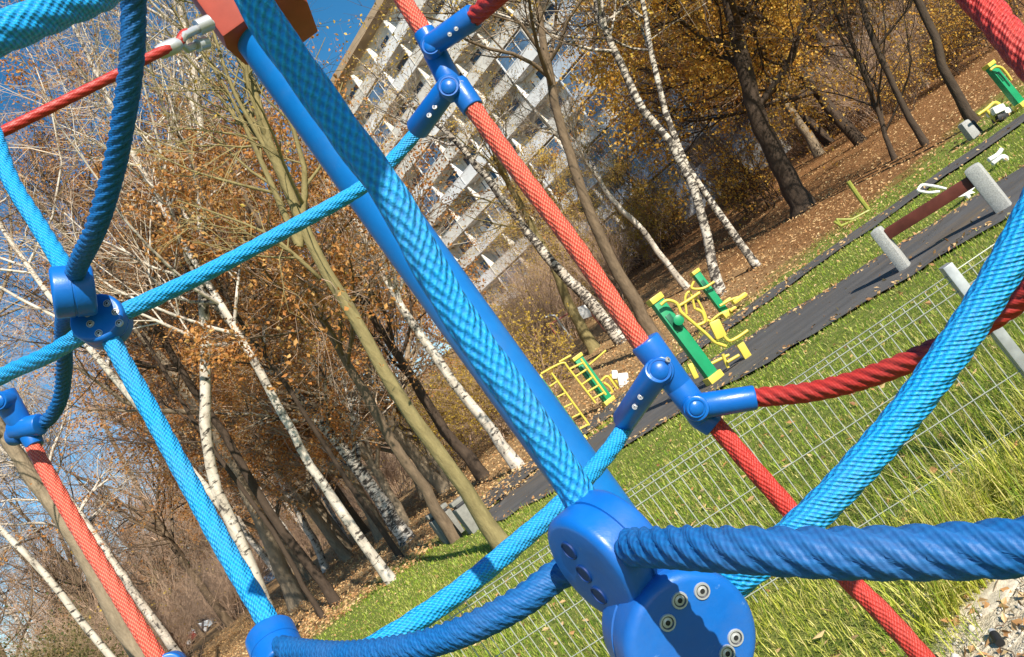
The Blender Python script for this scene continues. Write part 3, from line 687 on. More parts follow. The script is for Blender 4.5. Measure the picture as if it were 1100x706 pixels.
pad(e6, 350, 488, d+.2, .26, .16, .3, 7.06, 1020, 50, .2, 'seat', 'white'); pad(e6, 415, 500, d+.25, .16, .14, .3, 7.06, 1020, 50, .2, 'seat', 'white'); pad(e6, 385, 545, d+.2, .24, .14, .25, 7.06, 1020, 50, .4, 'pedal_box', 'black')
gp = gnd(1047, 148)
o = tag(empty('concrete_post', gp), 'stout grey concrete stub beside the narrow path', 'bollard')
MB().box((gp.x, gp.y, gp.z+.18), (.22, .22, .46), None, .9).build('body', M['concrete'], o, bevel=.05)
MB().box((gp.x+.15, gp.y+.02, gp.z+.14), (.08, .18, .36), None, .9).build('side_plate', M['black'], o, bevel=.02)
gs = gnd(934, 227)
o = tag(empty('low_frame', gs), 'low yellow green frame with one upright bar at the edge of the path', 'exercise frame')
dq = depth(gs)
hp = [(911, 195), (922, 211), (934, 227)]
MB().tube([at(x, y, dq) for x, y in hp], .05, 8).build('upright', M['yellowgreen'], o)
for c in ([(896, 238), (903, 243), (934, 230)], [(898, 236), (915, 236), (934, 226)], [(903, 243), (899, 236)]):
    MB().tube([at(x, y, dq-.02) for x, y in c], .03, 8).build('rail', M['yellowgreen'], o)
# railing, arch and board beyond
o = hoops('railing', 'railing', 'faded red railing in front of the apartment block shrubs', [[(574, 359), (592, 348), (610, 337)], [(574, 359), (579, 367)], [(590, 349), (597, 359)]], .035, 'railred', 30)
o = hoops('pipe_arch', 'pipe arch', 'bent grey pipe arch near the faded red railing', [[(586, 341), (591, 339), (597, 340), (602, 348), (615, 365)]], .04, 'galv', 27)
c = at(628, 335, 29)
o = tag(empty('notice_board', (c.x, c.y, gz(c.x, c.y))), 'small white tilted board on a red stake among trunks', 'board')
MB().box(c, (.42, .05, .5), Matrix.Rotation(.3, 3, 'Y')).build('panel', M['white'], o, bevel=.03)
MB().tube([c+Vector((.15, .06, .1)), Vector((c.x+.22, c.y+.06, gz(c.x, c.y)-.1))], .035, 8).build('stake', M['railred'], o)
# ------------------------------------------------------------------ cars
def car(px, py, d, colr, rz, lab, L=4.3):
    q = at(px, py, d); z = gz(q.x, q.y)
    o = tag(empty('parked_car', (q.x, q.y, z), rz), lab, 'car', 'cars parked beyond the trees')
    pm = plain('car_paint', colr, .25, .5, var=.03)
    h = L/2
    prof = [(-h, .35), (-h, .75), (-h*.92, .93), (-h*.62, 1.0), (-h*.42, 1.42), (h*.30, 1.45), (h*.62, 1.0), (h*.95, .86), (h, .6), (h, .35), (h*.78, .28), (-h*.78, .28)]
    MB().prism([(x, -.85, zz) for x, zz in prof], (0, 1.7, 0)).build('body', pm, o, bevel=.05, local=True)
    glass = plain('car_glass', (.02, .03, .04), .08, .8)
    for y in (-.865, .845):
        MB().prism([(-h*.52, y, 1.02), (-h*.37, y, 1.36), (h*.26, y, 1.39), (h*.52, y, 1.02)], (0, .02, 0)).build('window', glass, o, local=True)
    MB().prism([(h*.615, -.72, 1.03), (h*.335, -.68, 1.43), (h*.335, .68, 1.43), (h*.615, .72, 1.03)], (.02, 0, .01)).build('windscreen', glass, o, local=True)
    for x in (-h*.6, h*.62):
        for y in (-.86, .70):
            w = MB().lathe((x, y, .32), (0, 1, 0), [(.3, 0), (.32, .02), (.32, .16), (.3, .18)], 20).build('wheel', M['black'], o, local=True)
            MB().lathe((x, y-.006 if y < 0 else y+.186, .32), (0, 1, 0), [(.19, 0), (.19, .004)], 14).build('rim', M['steel'], w, local=True)
    for y in (-.62, .62): MB().box((h*.985, y, .68), (.1, .3, .16)).build('headlight', M['steel'], o, local=True, bevel=.03)
car(285, 616, 74, (.10, .16, .26), .5, 'blue grey car seen between birch and leaning trunk')
car(213, 665, 78, (.03, .035, .05), .35, 'dark car behind the bare shrub twigs')
car(202, 676, 72, (.30, .36, .42), .35, 'silver blue car with pale bonnet beyond the trees')
car(183, 690, 68, (.16, .02, .02), .35, 'dark red car lowest in the parked row')
car(150, 708, 76, (.05, .20, .14), .35, 'green car at the far end of the parked row')
# ------------------------------------------------------------------ apartment block
WALL = plain('rendered_wall', (.66, .63, .57), .9, .2, var=.12, scale=1.5, bump=.2)
TAN = plain('tan_wall', (.46, .34, .22), .9, .2, var=.12, scale=1.2)
PAR = [plain('balcony_beige', (.72, .68, .60), .85, .2, var=.1, scale=1.5), plain('balcony_white', (.80, .79, .76), .85, .2, var=.08, scale=1.5), plain('balcony_blue_grey', (.50, .57, .64), .5, .4, var=.12, scale=1.5)]
FRM = plain('window_frame', (.70, .70, .68), .5, .4); FRM2 = plain('brown_window_frame', (.16, .09, .05), .6)
GL = plain('window_glass', (.03, .05, .08), .06, .9, var=.5, scale=.8)
GL2 = plain('balcony_glass', (.10, .17, .26), .08, .9, var=.6, scale=.5)
def block(loc, rz, bays, floors, bw, fh, depthy, label, small=False):
    o = tag(empty('apartment_block', loc, rz), label, 'building')
    Lx = bays*bw; H = floors*fh
    MB().box((Lx/2, 1.35+depthy/2, H/2+.4), (Lx, depthy, H+.8)).build('wall', WALL, o, local=True)
    MB().box((Lx/2, 1.0+depthy/2-.35, H+1.15), (Lx+.6, depthy+1.7, .7)).build('roof', TAN, o, local=True)
    MB().box((-.14, .68+depthy/2, H/2+.3), (.26, depthy+1.3, H+.6)).build('end_wall', TAN, o, local=True)
    MB().box((Lx+.14, .68+depthy/2, H/2+.3), (.26, depthy+1.3, H+.6)).build('end_wall', TAN, o, local=True)
    MB().box((Lx/2, .7, -3.0), (Lx, 1.3, 5.9)).build('plinth', WALL, o, local=True)
    pm = []
    for m_ in PAR:
        b = MB().box((bw/2, .55, .08), (bw-.006, 1.34, .16)); b.box((bw/2, -.06, .62), (bw-.16, .07, .92)); b.box((.06, .55, 1.40), (.10, 1.36, 2.45)); b.box((bw/2, -.06, 1.12), (bw-.16, .10, .05))
        pm.append(b.mesh('balcony', m_, bevel=0))
    wms = []
    for k in range(2):
        f = MB(); fr = .07; x0, x1, z0, z1 = .55, bw-.4, .9, 2.45
        for xx in (x0, x0+(x1-x0)*.58, x1): f.box((xx, 1.31, (z0+z1)/2), (fr, .08, z1-z0+fr))
        for zz in (z0, z1): f.box(((x0+x1)/2, 1.312, zz), (x1-x0, .08, fr))
        f.box((x0+(x1-x0)*.29, 1.313, z0-.40), (fr, .07, .74))
        wms.append(f.mesh('window', (FRM, FRM2)[k], 0))
    pane = MB().box(((.55+bw-.4)/2, 1.325, 1.675), (bw-.95-.01, .03, 1.55)).mesh('pane', GL, 0)
    rg = random.Random(7)
    gm = MB()
    for xx in (.1, bw*.36, bw*.66, bw-.1): gm.box((xx, -.05, 1.87), (.06, .06, 1.45))
    gm.box((bw/2, -.051, 2.58), (bw-.2, .062, .07)); gm.box((bw/2, -.049, 1.2), (bw-.2, .058, .05)); gm = gm.mesh('glazing', FRM, 0)
    gp = MB().box((bw/2, -.035, 1.88), (bw-.25, .02, 1.36)).mesh('glazing_pane', GL2, 0)
    cm = [MB().box((.55+(bw-.95)*k_, 1.29, 1.68), (bw*w_, .02, 1.5)).mesh('curtain', PAR[1], 0) for k_, w_ in ((.2, .2), (.75, .3))]
    for fl in range(floors):
        for bx in range(bays):
            z = fl*fh; lo = (bx > bays*.6 and fl < floors*.55)
            b = link('balcony', pm[2 if (lo and rg.random() < .7) else rg.choice((0, 0, 1))], o, True); b.location = (bx*bw, 0, z)
            w = link('window', wms[rg.random() < .3], o, True); w.location = (bx*bw, 0, z)
            g = link('pane', pane, w, True)
            if rg.random() < (.65 if lo else .22): link('glazing', gm, b, True); link('glazing_pane', gp, b, True)
            if rg.random() < .5: link('curtain', rg.choice(cm), w, True)
    return o
q0 = at(360, 106, 80)
th = math.atan2(-.688, .726)
block((q0.x, q0.y, 6.0), th, 9, 11, 3.7, 2.82, 11, 'tall pale apartment block with rows of balconies behind the trees')
block((46, 70, 7.0), -.75, 8, 7, 3.4, 2.9, 10, 'lower apartment block almost hidden by the brown oaks on the slope')
# ------------------------------------------------------------------ trees
def unit(a): return a/np.maximum(np.linalg.norm(a, axis=-1, keepdims=True), 1e-9)
def children(P, Rr, n, rg, tmin, tmax, ang, asd, ratio, k, up, wig, rfac=.6, rmin=.003, inner=.55, lsd=.25):
    N, kk, _ = P.shape; idx = np.repeat(np.arange(N), n); m = len(idx)
    t = rg.uniform(tmin, tmax, m); q = t*(kk-1); i0 = np.minimum(q.astype(int), kk-2); fr = (q-i0)[:, None]
    base = P[idx, i0]*(1-fr)+P[idx, i0+1]*fr; rad = Rr[idx, i0]*(1-fr[:, 0])+Rr[idx, i0+1]*fr[:, 0]
    tan = unit(P[idx, i0+1]-P[idx, i0]); rp = rg.normal(0, 1, (m, 3)); rp = unit(rp-tan*(rp*tan).sum(1)[:, None])
    a = rg.normal(ang, asd, m)[:, None]; d = unit(tan*np.cos(a)+rp*np.sin(a))
    plen = np.linalg.norm(np.diff(P, axis=1), axis=2).sum(1)[idx]
    L = plen*ratio*(1.25-t*inner)*np.clip(rg.normal(1, lsd, m), .45, 1.6)
    C = np.zeros((m, k, 3)); C[:, 0] = base; st = (L/(k-1))[:, None]
    for j in range(1, k):
        C[:, j] = C[:, j-1]+d*st; d = unit(d+np.array([0, 0, up])+wig*rg.normal(0, 1, (m, 3)))
    r0 = np.maximum(np.minimum(rad*rfac, L*.019), rmin)
    return C, r0[:, None]*np.linspace(1, .28, k)[None]
def tubes_arr(P, Rr, n):
    N, k, _ = P.shape; T = unit(np.gradient(P, axis=1))
    ref = np.where(np.abs(T[:, 0, 2:3]) > .8, np.array([[1., 0, 0]]), np.array([[0, 0, 1.]]))[:, None]
    U = unit(np.cross(T, ref)); W = np.cross(T, U); a = np.arange(n)/n*2*np.pi
    V = P[:, :, None]+(U[:, :, None]*np.cos(a)[:, None]+W[:, :, None]*np.sin(a)[:, None])*Rr[..., None, None]
    i, j, l = np.meshgrid(np.arange(N), np.arange(k-1), np.arange(n), indexing='ij'); b = (i*k+j)*n; l2 = (l+1) % n
    F = np.stack([b+l, b+l2, b+n+l2, b+n+l], -1).reshape(-1, 4); return V.reshape(-1, 3), F
class Arr:
    def __init__(s): s.v = []; s.f = []; s.mi = []; s.n = 0
    def add(s, V, F, mi): s.v.append(V); s.f.append(F+s.n); s.mi.append(np.full(len(F), mi)); s.n += len(V)
    def mesh(s, name, mats, smooth=True): return arr_mesh(name, np.concatenate(s.v), [np.concatenate(s.f)], mats, np.concatenate(s.mi), smooth)
BARK = {
    'birch': birch_mat('birch_bark', .525), 'birch_dark': birch_mat('rough_birch_bark', .60),
    'olive': bark_mat('olive_bark', (.30, .245, .11), (.09, .07, .03)), 'brown': bark_mat('brown_bark', (.21, .15, .095), (.04, .028, .018)),
    'grey': bark_mat('grey_bark', (.34, .27, .185), (.08, .06, .04)), 'dark': bark_mat('dark_bark', (.085, .06, .042), (.028, .02, .015))}
TW = {'pale': plain('pale_twigs', (.46, .37, .27), .8, .2, var=.3, scale=1.5), 'tan': plain('tan_twigs', (.36, .25, .175), .8, .2, var=.35, scale=1.2), 'olive': plain('olive_twigs', (.25, .20, .09), .8, .2, var=.3, scale=1.2), 'dark': plain('dark_twigs', (.075, .05, .035), .85, .2, var=.3, scale=1.2)}
LV = {'russet': leaf_mat('russet_leaves', [(.32, .12, .03), (.50, .22, .06), (.60, .32, .10), (.42, .16, .04), (.66, .42, .15)]),
      'orange': leaf_mat('orange_oak_leaves', [(.42, .18, .03), (.70, .38, .05), (.80, .50, .08), (.56, .26, .035), (.84, .60, .14), (.34, .14, .03)]),
      'yellow': leaf_mat('yellow_leaves', [(.58, .38, .05), (.66, .46, .08), (.48, .29, .05), (.70, .52, .13), (.42, .22, .05)]),
      'lime': leaf_mat('yellow_green_leaves', [(.46, .31, .04), (.56, .40, .06), (.34, .22, .035), (.64, .46, .09)]),
      'green': leaf_mat('dull_green_leaves', [(.05, .07, .02), (.09, .11, .03), (.14, .13, .045), (.2, .14, .06)])}
def tree_meshes(trunk, r0, r1, bark, tw, leaf, seed, nl=14, n2=7, n3=7, n4=4, leaves=0, ls=.06, hf=.3, spread=.9, lr=.36, up=.10, bare_lo=0.0, limb_mat=None, stems=None, tw2=None, trunk_n=14, wig=.16):
    """trunk: list of points from the foot upward -> (trunk mesh, crown mesh), in the coordinates of the points"""
    rg = np.random.default_rng(seed); T = spline(trunk, .35); k = len(T)
    if k > 30: T = T[np.linspace(0, k-1, 30).astype(int)]; k = 30
    s = np.linspace(0, 1, k); rad = r0*(1-s)**.8*(1-r1/r0)+r1; rad = rad*(1+.45*np.exp(-s*k*.9))
    T = T+rg.normal(0, 1, T.shape)*rad[:, None]*.12*np.array([1, 1, 0]); T[0] = trunk[0]
    A = Arr(); V, F = tubes_arr(T[None], rad[None], trunk_n)
    V = V+rg.normal(0, 1, V.shape)*r0*.035; A.add(V, F, 0)
    P1, R1 = children(T[None], rad[None], nl, rg, hf, .97, spread, .22, lr, 8, up, wig, .55, .012, .75)
    if stems:
        for st in stems:
            q = spline(st[0], .3); q = q[np.linspace(0, len(q)-1, 8).astype(int)]; P1 = np.concatenate([P1, q[None]]); R1 = np.concatenate([R1, np.linspace(st[1], st[2], 8)[None]])
    lm = 1 if limb_mat else 0
    A.add(*tubes_arr(P1, R1, 7), lm)
    P2, R2 = children(P1, R1, n2, rg, .2, 1, .75, .25, .52, 6, up*.8, wig*1.1, .6, .007)
    A.add(*tubes_arr(P2, R2, 5), lm)
    Cn = Arr()
    P3, R3 = children(P2, R2, n3, rg, .15, 1, .7, .28, .55, 5, up*.3, wig*1.2, .65, .0045)
    Cn.add(*tubes_arr(P3, R3, 3), 2 if tw2 else 0)
    P4, R4 = children(P3, R3, n4, rg, .1, 1, .7, .3, .62, 4, -.04, wig*1.3, .75, .0032)
    Cn.add(*tubes_arr(P4, R4, 3), 0)
    if leaves:
        Q = np.concatenate([P4.reshape(-1, 3), P3[:, 2:].reshape(-1, 3)]); ck = rg.permutation(len(Q)//4)[:max(8, int(len(Q)//4*.4))]*4; Q = Q[np.minimum(rg.choice(ck, leaves)+rg.integers(0, 4, leaves), len(Q)-1)]+rg.normal(0, ls*1.1, (leaves, 3))
        V = leaf_verts(Q, ls*rg.uniform(.6, 1.35, leaves), ls*.68*rg.uniform(.6, 1.3, leaves), rg); Cn.add(V, np.arange(len(V)).reshape(-1, 4), 1)
    return A.mesh('trunk', [BARK[bark]]+([BARK[limb_mat]] if limb_mat else [])), Cn.mesh('crown', [TW[tw], LV[leaf or 'russet']]+([TW[tw2]] if tw2 else []), False)
def tree(name, cat, label, foot, pix, r0, bark, tw, leaf, seed, height=None, d=None, group='trees in view on the slope', **kw):
    g = gnd(*foot) if d is None else None
    if d is not None:
        q = at(*foot, d); g = Vector((q.x, q.y, gz(q.x, q.y)))
    dd = depth(g)
    pts = [g-Vector((0, 0, .15))]+[at(x, y, dd+(0)) for x, y in pix]
    if height:
        last = pts[-1]; dv = (pts[-1]-pts[-2]).normalized(); n = 5; rest = max(.5, height-(last.z-g.z)); rr = random.Random(seed)
        for i in range(1, n+1):
            dv = (dv*.82+Vector((rr.gauss(0, .07), rr.gauss(0, .07), .2))).normalized(); pts.append(pts[-1]+dv*rest/n)
    o = tag(empty(name, g), label, cat, group)
    pts = [p-g for p in pts]
    if kw.get('stems'): kw['stems'] = [([at(x, y, dd+(q[2] if len(q) > 2 else 0))-g for q in st[0] for x, y in [q[:2]]], st[1], st[2]) for st in kw['stems']]
    a, c = tree_meshes(pts, r0, kw.pop('r1', .02), bark, tw, leaf, seed, **kw)
    link('trunk', a, o, True); link('crown', c, o, True); return o
B = dict(hf=.42, lr=.26, up=.07, spread=.75, nl=20, n2=8, n3=6, n4=3, ls=.05, tw2='pale')
tree('birch_tree', 'birch', 'birch with clean white lower trunk close behind the bright rope, forked into two stems', (296, 690), [(281, 641), (262, 590), (243, 550), (226, 500), (221, 430), (219, 370), (218, 300), (216, 220)], .115, 'birch', 'tan', 'russet', 1, 15, d=13.5, leaves=900,
     stems=[([(243, 550), (215, 518), (160, 450), (97, 375), (40, 300), (-20, 210, .4), (-60, 120, .6)], .085, .02)], **B)
tree('olive_barked_tree', 'tree', 'olive barked tree with its foot on the lawn nearest the path', (541, 587), [(500, 525), (445, 450), (410, 395), (375, 330), (332, 258), (310, 205), (288, 150)], .09, 'olive', 'olive', 'yellow', 2, 9.5, leaves=160, ls=.05, hf=.42, lr=.33, up=.12, spread=.6, nl=11, n2=6, n3=5, n4=3, limb_mat='olive',
     stems=[([(322, 265), (327, 180), (305, 110), (300, 40)], .05, .01), ([(320, 262), (270, 150), (240, 90), (200, 30)], .045, .01), ([(345, 300), (300, 260), (262, 240), (190, 215)], .03, .008)])
tree('brown_tree', 'tree', 'slim brown trunk standing next to the concrete bins', (490, 580), [(455, 525), (420, 472), (390, 420), (370, 385)], .095, 'brown', 'tan', 'russet', 3, 7.5, leaves=15000, ls=.072, hf=.42, lr=.34, up=.05, nl=15, n2=7, n3=6, n4=3)
tree('birch_tree', 'birch', 'slim white birch trunk ending on the lawn edge', (421, 625), [(378, 566), (334, 501), (315, 465), (290, 420)], .085, 'birch', 'tan', 'russet', 4, 12, leaves=1600, **B)
tree('birch_tree', 'birch', 'thick rough birch trunk between slim white birch and the bins', (438, 582), [(413, 545), (387, 504), (354, 466), (325, 430)], .17, 'birch_dark', 'tan', 'russet', 5, 9, leaves=17000, **{**B, 'hf': .25, 'ls': .07})
tree('brown_tree', 'tree', 'thin dark trunk right against the thick rough birch', (431, 600), [(405, 562), (375, 520), (350, 480)], .055, 'dark', 'dark', 'russet', 6, 10, leaves=1500, hf=.4, lr=.32, nl=12)
tree('brown_tree', 'tree', 'dark flared trunk between the bins and the mast', (521, 515), [(503, 490), (478, 464), (455, 425), (430, 385)], .15, 'dark', 'tan', 'yellow', 7, 8.5, leaves=4000, ls=.06, hf=.35, lr=.32, nl=14)
tree('birch_tree', 'birch', 'birch trunk half hidden by the mast above the path', (558, 503), [(529, 464), (500, 428), (474, 392), (445, 350)], .13, 'birch', 'tan', 'yellow', 8, 8.5, leaves=1800, **{**B, 'hf': .5})
tree('grey_tree', 'tree', 'broad tan grey trunk behind the slim birches in leaf litter', (372, 597), [(346, 556), (318, 515), (295, 478)], .25, 'grey', 'tan', 'russet', 9, 14, leaves=11000, ls=.085, hf=.3, lr=.34, nl=16)
tree('grey_tree', 'tree', 'rough grey trunk flaring widely near the white forked birch', (320, 652), [(304, 615), (290, 580), (262, 520), (240, 480)], .24, 'grey', 'tan', 'russet', 10, 15, leaves=2600, ls=.07, hf=.35, lr=.32, nl=15)
tree('brown_tree', 'tree', 'dark leaning trunk with its foot in shaded leaf litter', (363, 650), [(335, 610), (302, 570), (275, 525), (250, 480)], .10, 'dark', 'dark', 'russet', 11, 11, leaves=5000, hf=.4, lr=.32, nl=12)
tree('brown_tree', 'tree', 'thinnest dark stem at the edge of the shaded lawn', (348, 666), [(325, 628), (305, 590)], .05, 'dark', 'dark', 'russet', 12, 8, leaves=700, hf=.4, lr=.32, nl=9)
tree('grey_tree', 'tree', 'tall tan trunk behind the red braided rope', (195, 775), [(150, 704), (110, 635), (70, 564), (21, 493), (-30, 410), (-80, 330)], .19, 'grey', 'tan', 'russet', 13, 15, d=15, leaves=500, hf=.45, lr=.34, nl=14, n2=7, n3=6, n4=4)
tree('birch_tree', 'birch', 'slender mottled birch stem leaning across bare shrubs', (170, 775), [(118, 704), (80, 658), (49, 617), (0, 568), (-60, 500)], .06, 'birch', 'tan', 'yellow', 14, 11, d=12, leaves=300, **{**B, 'nl': 10})
# right of the mast
tree('birch_tree', 'birch', 'black and white birch trunk behind the green exercise post', (773, 318), [(766, 285), (751, 222), (735, 180), (712, 142), (690, 118), (672, 80), (650, 32), (636, -10)], .125, 'birch_dark', 'dark', 'orange', 15, 16, leaves=2600, **{**B, 'ls': .075})
tree('birch_tree', 'birch', 'birch trunk with its long shadow at the foot of the slope', (813, 287), [(795, 262), (772, 228), (738, 178), (715, 120), (700, 60), (690, 0)], .095, 'birch_dark', 'dark', 'orange', 16, 15, leaves=2600, **{**B, 'ls': .075})
tree('birch_tree', 'birch', 'pale birch leaning strongly behind the yellow machine', (738, 309), [(716, 282), (690, 247), (660, 218), (636, 182), (615, 160)], .105, 'birch', 'tan', 'yellow', 17, 9, leaves=700, **{**B, 'nl': 10})
tree('brown_tree', 'tree', 'sturdy brown trunk curving up in front of the apartment block', (709, 369), [(690, 340), (664, 295), (631, 222), (612, 165), (600, 125), (588, 70), (578, 10)], .165, 'brown', 'dark', 'yellow', 18, 14, leaves=5500, ls=.075, hf=.40, lr=.33, nl=15, n2=7, n3=5, n4=3, up=.06)
tree('birch_tree', 'birch', 'mottled trunk hidden by the red braided rope before the block', (673, 372), [(650, 345), (628, 318), (600, 290), (560, 240), (530, 200)], .19, 'birch_dark', 'tan', 'yellow', 19, 12, d=24, leaves=1500, **{**B, 'ls': .075, 'hf': .35, 'nl': 11, 'n4': 3})
tree('olive_barked_tree', 'tree', 'mossy olive trunk beside the small white board', (632, 368), [(617, 338), (600, 300), (587, 272), (570, 240), (548, 200)], .20, 'olive', 'tan', 'yellow', 20, 10, d=27, leaves=1600, ls=.08, hf=.4, lr=.32, nl=9, n2=6, n3=5, n4=3)
tree('oak_tree', 'oak', 'massive dark oak with orange leaves on the slope beyond the paths', (862, 228), [(852, 205), (838, 175), (825, 150), (812, 120), (800, 80), (790, 30)], .33, 'dark', 'dark', 'orange', 21, 13, leaves=30000, ls=.13, hf=.22, lr=.41, nl=20, n2=8, n3=7, n4=3, spread=1.15, up=.05, wig=.24)
tree('dark_tree', 'tree', 'slim dark trunk alone on the brown leaf slope', (995, 156), [(985, 140), (970, 115), (955, 80)], .09, 'dark', 'dark', 'orange', 22, 9, leaves=2800, ls=.10, hf=.35, lr=.4, nl=12)
tree('dark_tree', 'tree', 'dark trunk beside the stout concrete stub', (1048, 132), [(1030, 105), (1012, 70), (1005, 40), (985, 0)], .11, 'dark', 'dark', 'orange', 23, 12, leaves=3200, ls=.10, hf=.35, lr=.4, nl=13)
tree('dark_tree', 'tree', 'low many stemmed dark tree between oak and the slim trunk', (960, 172), [(954, 155), (948, 135), (940, 110)], .07, 'dark', 'dark', 'orange', 24, 6, leaves=1500, ls=.09, hf=.12, lr=.6, nl=14, spread=.5, up=.12)
# the wood: kinds copied in a loop
def kind(h, r0, bark, tw, leaf, seed, **kw):
    rr = random.Random(seed); pts = [Vector((0, 0, -.3))]; dv = Vector((rr.gauss(0, .05), rr.gauss(0, .05), 1))
    for i in range(7):
        dv = (dv+Vector((rr.gauss(0, .06), rr.gauss(0, .06), .1))).normalized(); pts.append(pts[-1]+dv*h/7)
    return tree_meshes(pts, r0, .02, bark, tw, leaf, seed, trunk_n=9, **kw)
KINDS = {
 'birch': (kind(17, .17, 'birch', 'pale', 'russet', 101, leaves=1500, **{**B, 'ls': .07}), 'birch_tree', 'birch', 'bare white birch standing in the wood'),
 'birch2': (kind(15, .13, 'birch', 'tan', 'russet', 102, leaves=2600, **{**B, 'ls': .075}), 'birch_tree', 'birch', 'white birch with a few russet leaves standing in the wood'),
 'russet': (kind(14, .20, 'grey', 'tan', 'russet', 103, leaves=27000, ls=.10, hf=.18, lr=.38, nl=20, n2=7, n3=6, n4=3), 'russet_tree', 'tree', 'tree keeping brown leaves standing in the wood'),
 'bare': (kind(16, .20, 'brown', 'tan', 'russet', 104, leaves=900, ls=.08, hf=.22, lr=.38, nl=20, n2=8, n3=6, n4=3), 'bare_tree', 'tree', 'bare brown twigged tree standing in the wood'),
 'orange': (kind(15, .26, 'dark', 'dark', 'orange', 105, leaves=20000, ls=.17, hf=.2, lr=.42, nl=18, n2=7, n3=6, n4=3, spread=1.05), 'orange_tree', 'tree', 'dark tree with orange brown leaves on the upper slope'),
 'yellow': (kind(10, .12, 'brown', 'tan', 'yellow', 106, leaves=7000, ls=.10, hf=.2, lr=.4, nl=14, n2=7, n3=5, n4=3), 'yellow_tree', 'tree', 'tree with thin yellow leaves below the apartment block'),
}
pl = random.Random(77)
def plant(kd, x, y, sc=1.0):
    (a, c), nm, cat, lab = KINDS[kd]
    o = tag(empty(nm, (x, y, gz(x, y)), pl.uniform(0, 6.28)), lab, cat, lab.split(' standing')[0].split(' on the')[0]+'s in the wood'); o.scale = (sc*pl.uniform(.92, 1.08),)*2+(sc*pl.uniform(.9, 1.1),)
    link('trunk', a, o, True); link('crown', c, o, True)
def scatter(n, r, d0, d1, kinds, smin=.85, smax=1.2, gap=2.2):
    pts = []; tries = 0
    while len(pts) < n and tries < 4000:
        tries += 1; y = d0+(d1-d0)*pl.random()**.8; x = pl.uniform(*r)/FPX*y
        if any((x-a)**2+(y-b)**2 < gap**2 for a, b in pts): continue
        pts.append((x, y)); plant(pl.choice(kinds), x, y, pl.uniform(smin, smax))
scatter(10, (-760, -330), 21, 40, ['birch', 'birch', 'birch2', 'bare'])
scatter(6, (-330, -150), 24, 42, ['russet', 'russet', 'bare', 'birch2'])
for X_, D_, s_ in ((-150, 25, .75), (-215, 23, .8), (-180, 30, .9), (-285, 27, .9), (-240, 36, 1.0), (-330, 33, .95)): plant('russet', X_/FPX*D_, D_, s_)
scatter(11, (-800, -90), 42, 66, ['birch', 'birch2', 'bare', 'russet', 'bare'])
scatter(20, (-820, -60), 84, 125, ['bare', 'russet', 'birch2', 'bare'], 1.0, 1.4, 3)
scatter(6, (50, 200), 34, 52, ['yellow', 'yellow', 'birch2'], .65, .95)
scatter(12, (330, 760), 29, 50, ['orange', 'orange', 'russet', 'bare'])
scatter(18, (290, 800), 50, 85, ['orange', 'orange', 'bare', 'russet'], .9, 1.3)
# shrubs
def shrub_mesh(seed, h, stems, tw, leaf, leaves, ls):
    rg = np.random.default_rng(seed); P = np.zeros((stems, 7, 3)); P[:, 0, :2] = rg.normal(0, .25, (stems, 2)); P[:, 0, 2] = -.05
    d = unit(np.concatenate([rg.normal(0, .38, (stems, 2)), np.ones((stems, 1))], 1)); L = h*rg.uniform(.6, 1.1, stems)
    for j in range(1, 7): P[:, j] = P[:, j-1]+d*(L/6)[:, None]; d = unit(d+rg.normal(0, .12, (stems, 3)))
    Rr = .016*np.linspace(1, .3, 7)[None]*rg.uniform(.6, 1.3, (stems, 1)); A = Arr(); A.add(*tubes_arr(P, Rr, 5), 0)
    Cn = Arr(); P2, R2 = children(P, Rr, 8, rg, .15, 1, .6, .25, .5, 5, .05, .18, .7, .005); Cn.add(*tubes_arr(P2, R2, 3), 0)
    P3, R3 = children(P2, R2, 6, rg, .1, 1, .7, .3, .6, 4, .0, .22, .7, .0035); Cn.add(*tubes_arr(P3, R3, 3), 0)
    if leaves:
        Q = P3.reshape(-1, 3); Q = Q[rg.integers(0, len(Q), leaves)]+rg.normal(0, .05, (leaves, 3))
        V = leaf_verts(Q, ls*rg.uniform(.6, 1.3, leaves), ls*.7*rg.uniform(.6, 1.3, leaves), rg); Cn.add(V, np.arange(len(V)).reshape(-1, 4), 1)
    return A.mesh('stem', [TW[tw]]), Cn.mesh('crown', [TW[tw], LV[leaf]], False)
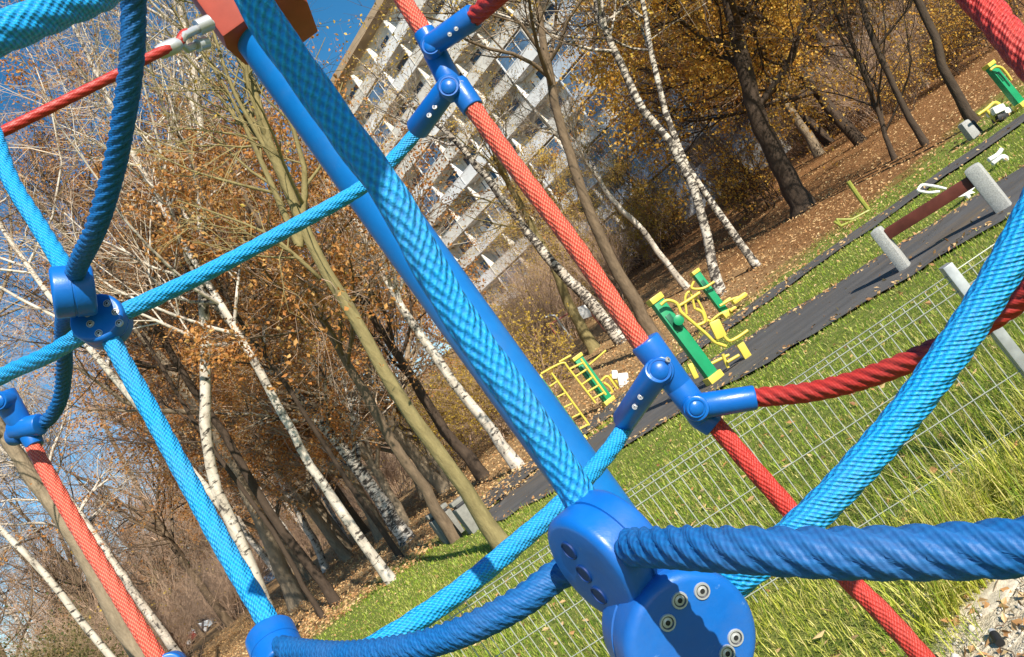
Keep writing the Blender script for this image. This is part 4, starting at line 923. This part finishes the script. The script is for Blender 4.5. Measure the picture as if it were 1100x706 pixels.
SH = {'bare': (shrub_mesh(201, 3.6, 26, 'tan', 'lime', 70, .09), 'bare twiggy shrub with a few yellow leaves under the birches', 'bare shrubs under the birches'),
      'lime': (shrub_mesh(202, 3.4, 18, 'tan', 'lime', 5200, .085), 'yellow green shrub in front of the apartment block', 'yellow shrubs below the block'),
      'olive': (shrub_mesh(203, 3.0, 20, 'olive', 'green', 2600, .08), 'dull green shrub at the foot of the far trees', 'dull green shrubs'),
      'brown': (shrub_mesh(204, 2.6, 18, 'dark', 'orange', 1500, .09), 'brown leaved shrub on the slope under the oaks', 'brown shrubs on the slope')}
def shrub(kd, x, y, sc):
    (a, c), lab, grp = SH[kd]
    o = tag(empty('shrub', (x, y, gz(x, y)), pl.uniform(0, 6.28)), lab, 'shrub', grp); o.scale = (sc, sc, sc*pl.uniform(.85, 1.15))
    link('stem', a, o, True); link('crown', c, o, True)
def clear(X, w): return any(abs(X-c) < w for c in (-369, -462))
def shrubs(kd, n, r, d0, d1, s0=.8, s1=1.3):
    for i in range(n):
        y = pl.uniform(d0, d1); X_ = pl.uniform(*r)
        if y < 70 and clear(X_, 22): X_ -= 45
        shrub(kd, X_/FPX*y, y, pl.uniform(s0, s1))
shrubs('bare', 14, (-700, -490), 24, 50, 1.0, 1.6); shrubs('olive', 7, (-720, -520), 17, 34, .9, 1.5)
shrubs('lime', 4, (-130, 10), 22, 30, .7, 1.0); shrubs('lime', 5, (0, 130), 36, 55, .9, 1.2); shrubs('bare', 6, (-120, 120), 34, 55, .9, 1.4)
for X_, D_ in ((165, 44), (182, 46), (200, 45), (215, 48), (150, 47)): shrub('lime' if X_ % 2 else 'brown', X_/FPX*D_, D_, 1.2)
shrubs('olive', 8, (-120, 140), 44, 60, 1, 1.5)
shrubs('brown', 12, (210, 650), 24, 44, .8, 1.4); shrubs('bare', 8, (230, 640), 30, 50, .9, 1.4)
shrubs('olive', 14, (-760, -100), 92, 120, 1.5, 2.4); shrubs('bare', 14, (-420, -60), 40, 80, 1.0, 1.6)
shrubs('bare', 22, (-560, -300), 84, 106, 1.5, 2.2); shrubs('bare', 12, (-480, -300), 50, 66, .9, 1.3)
scatter(18, (-620, -260), 80, 106, ['bare', 'birch2', 'bare', 'russet'], .9, 1.3, 2.5)
scatter(14, (-450, -60), 62, 84, ['bare', 'russet', 'bare'], .9, 1.2, 3)
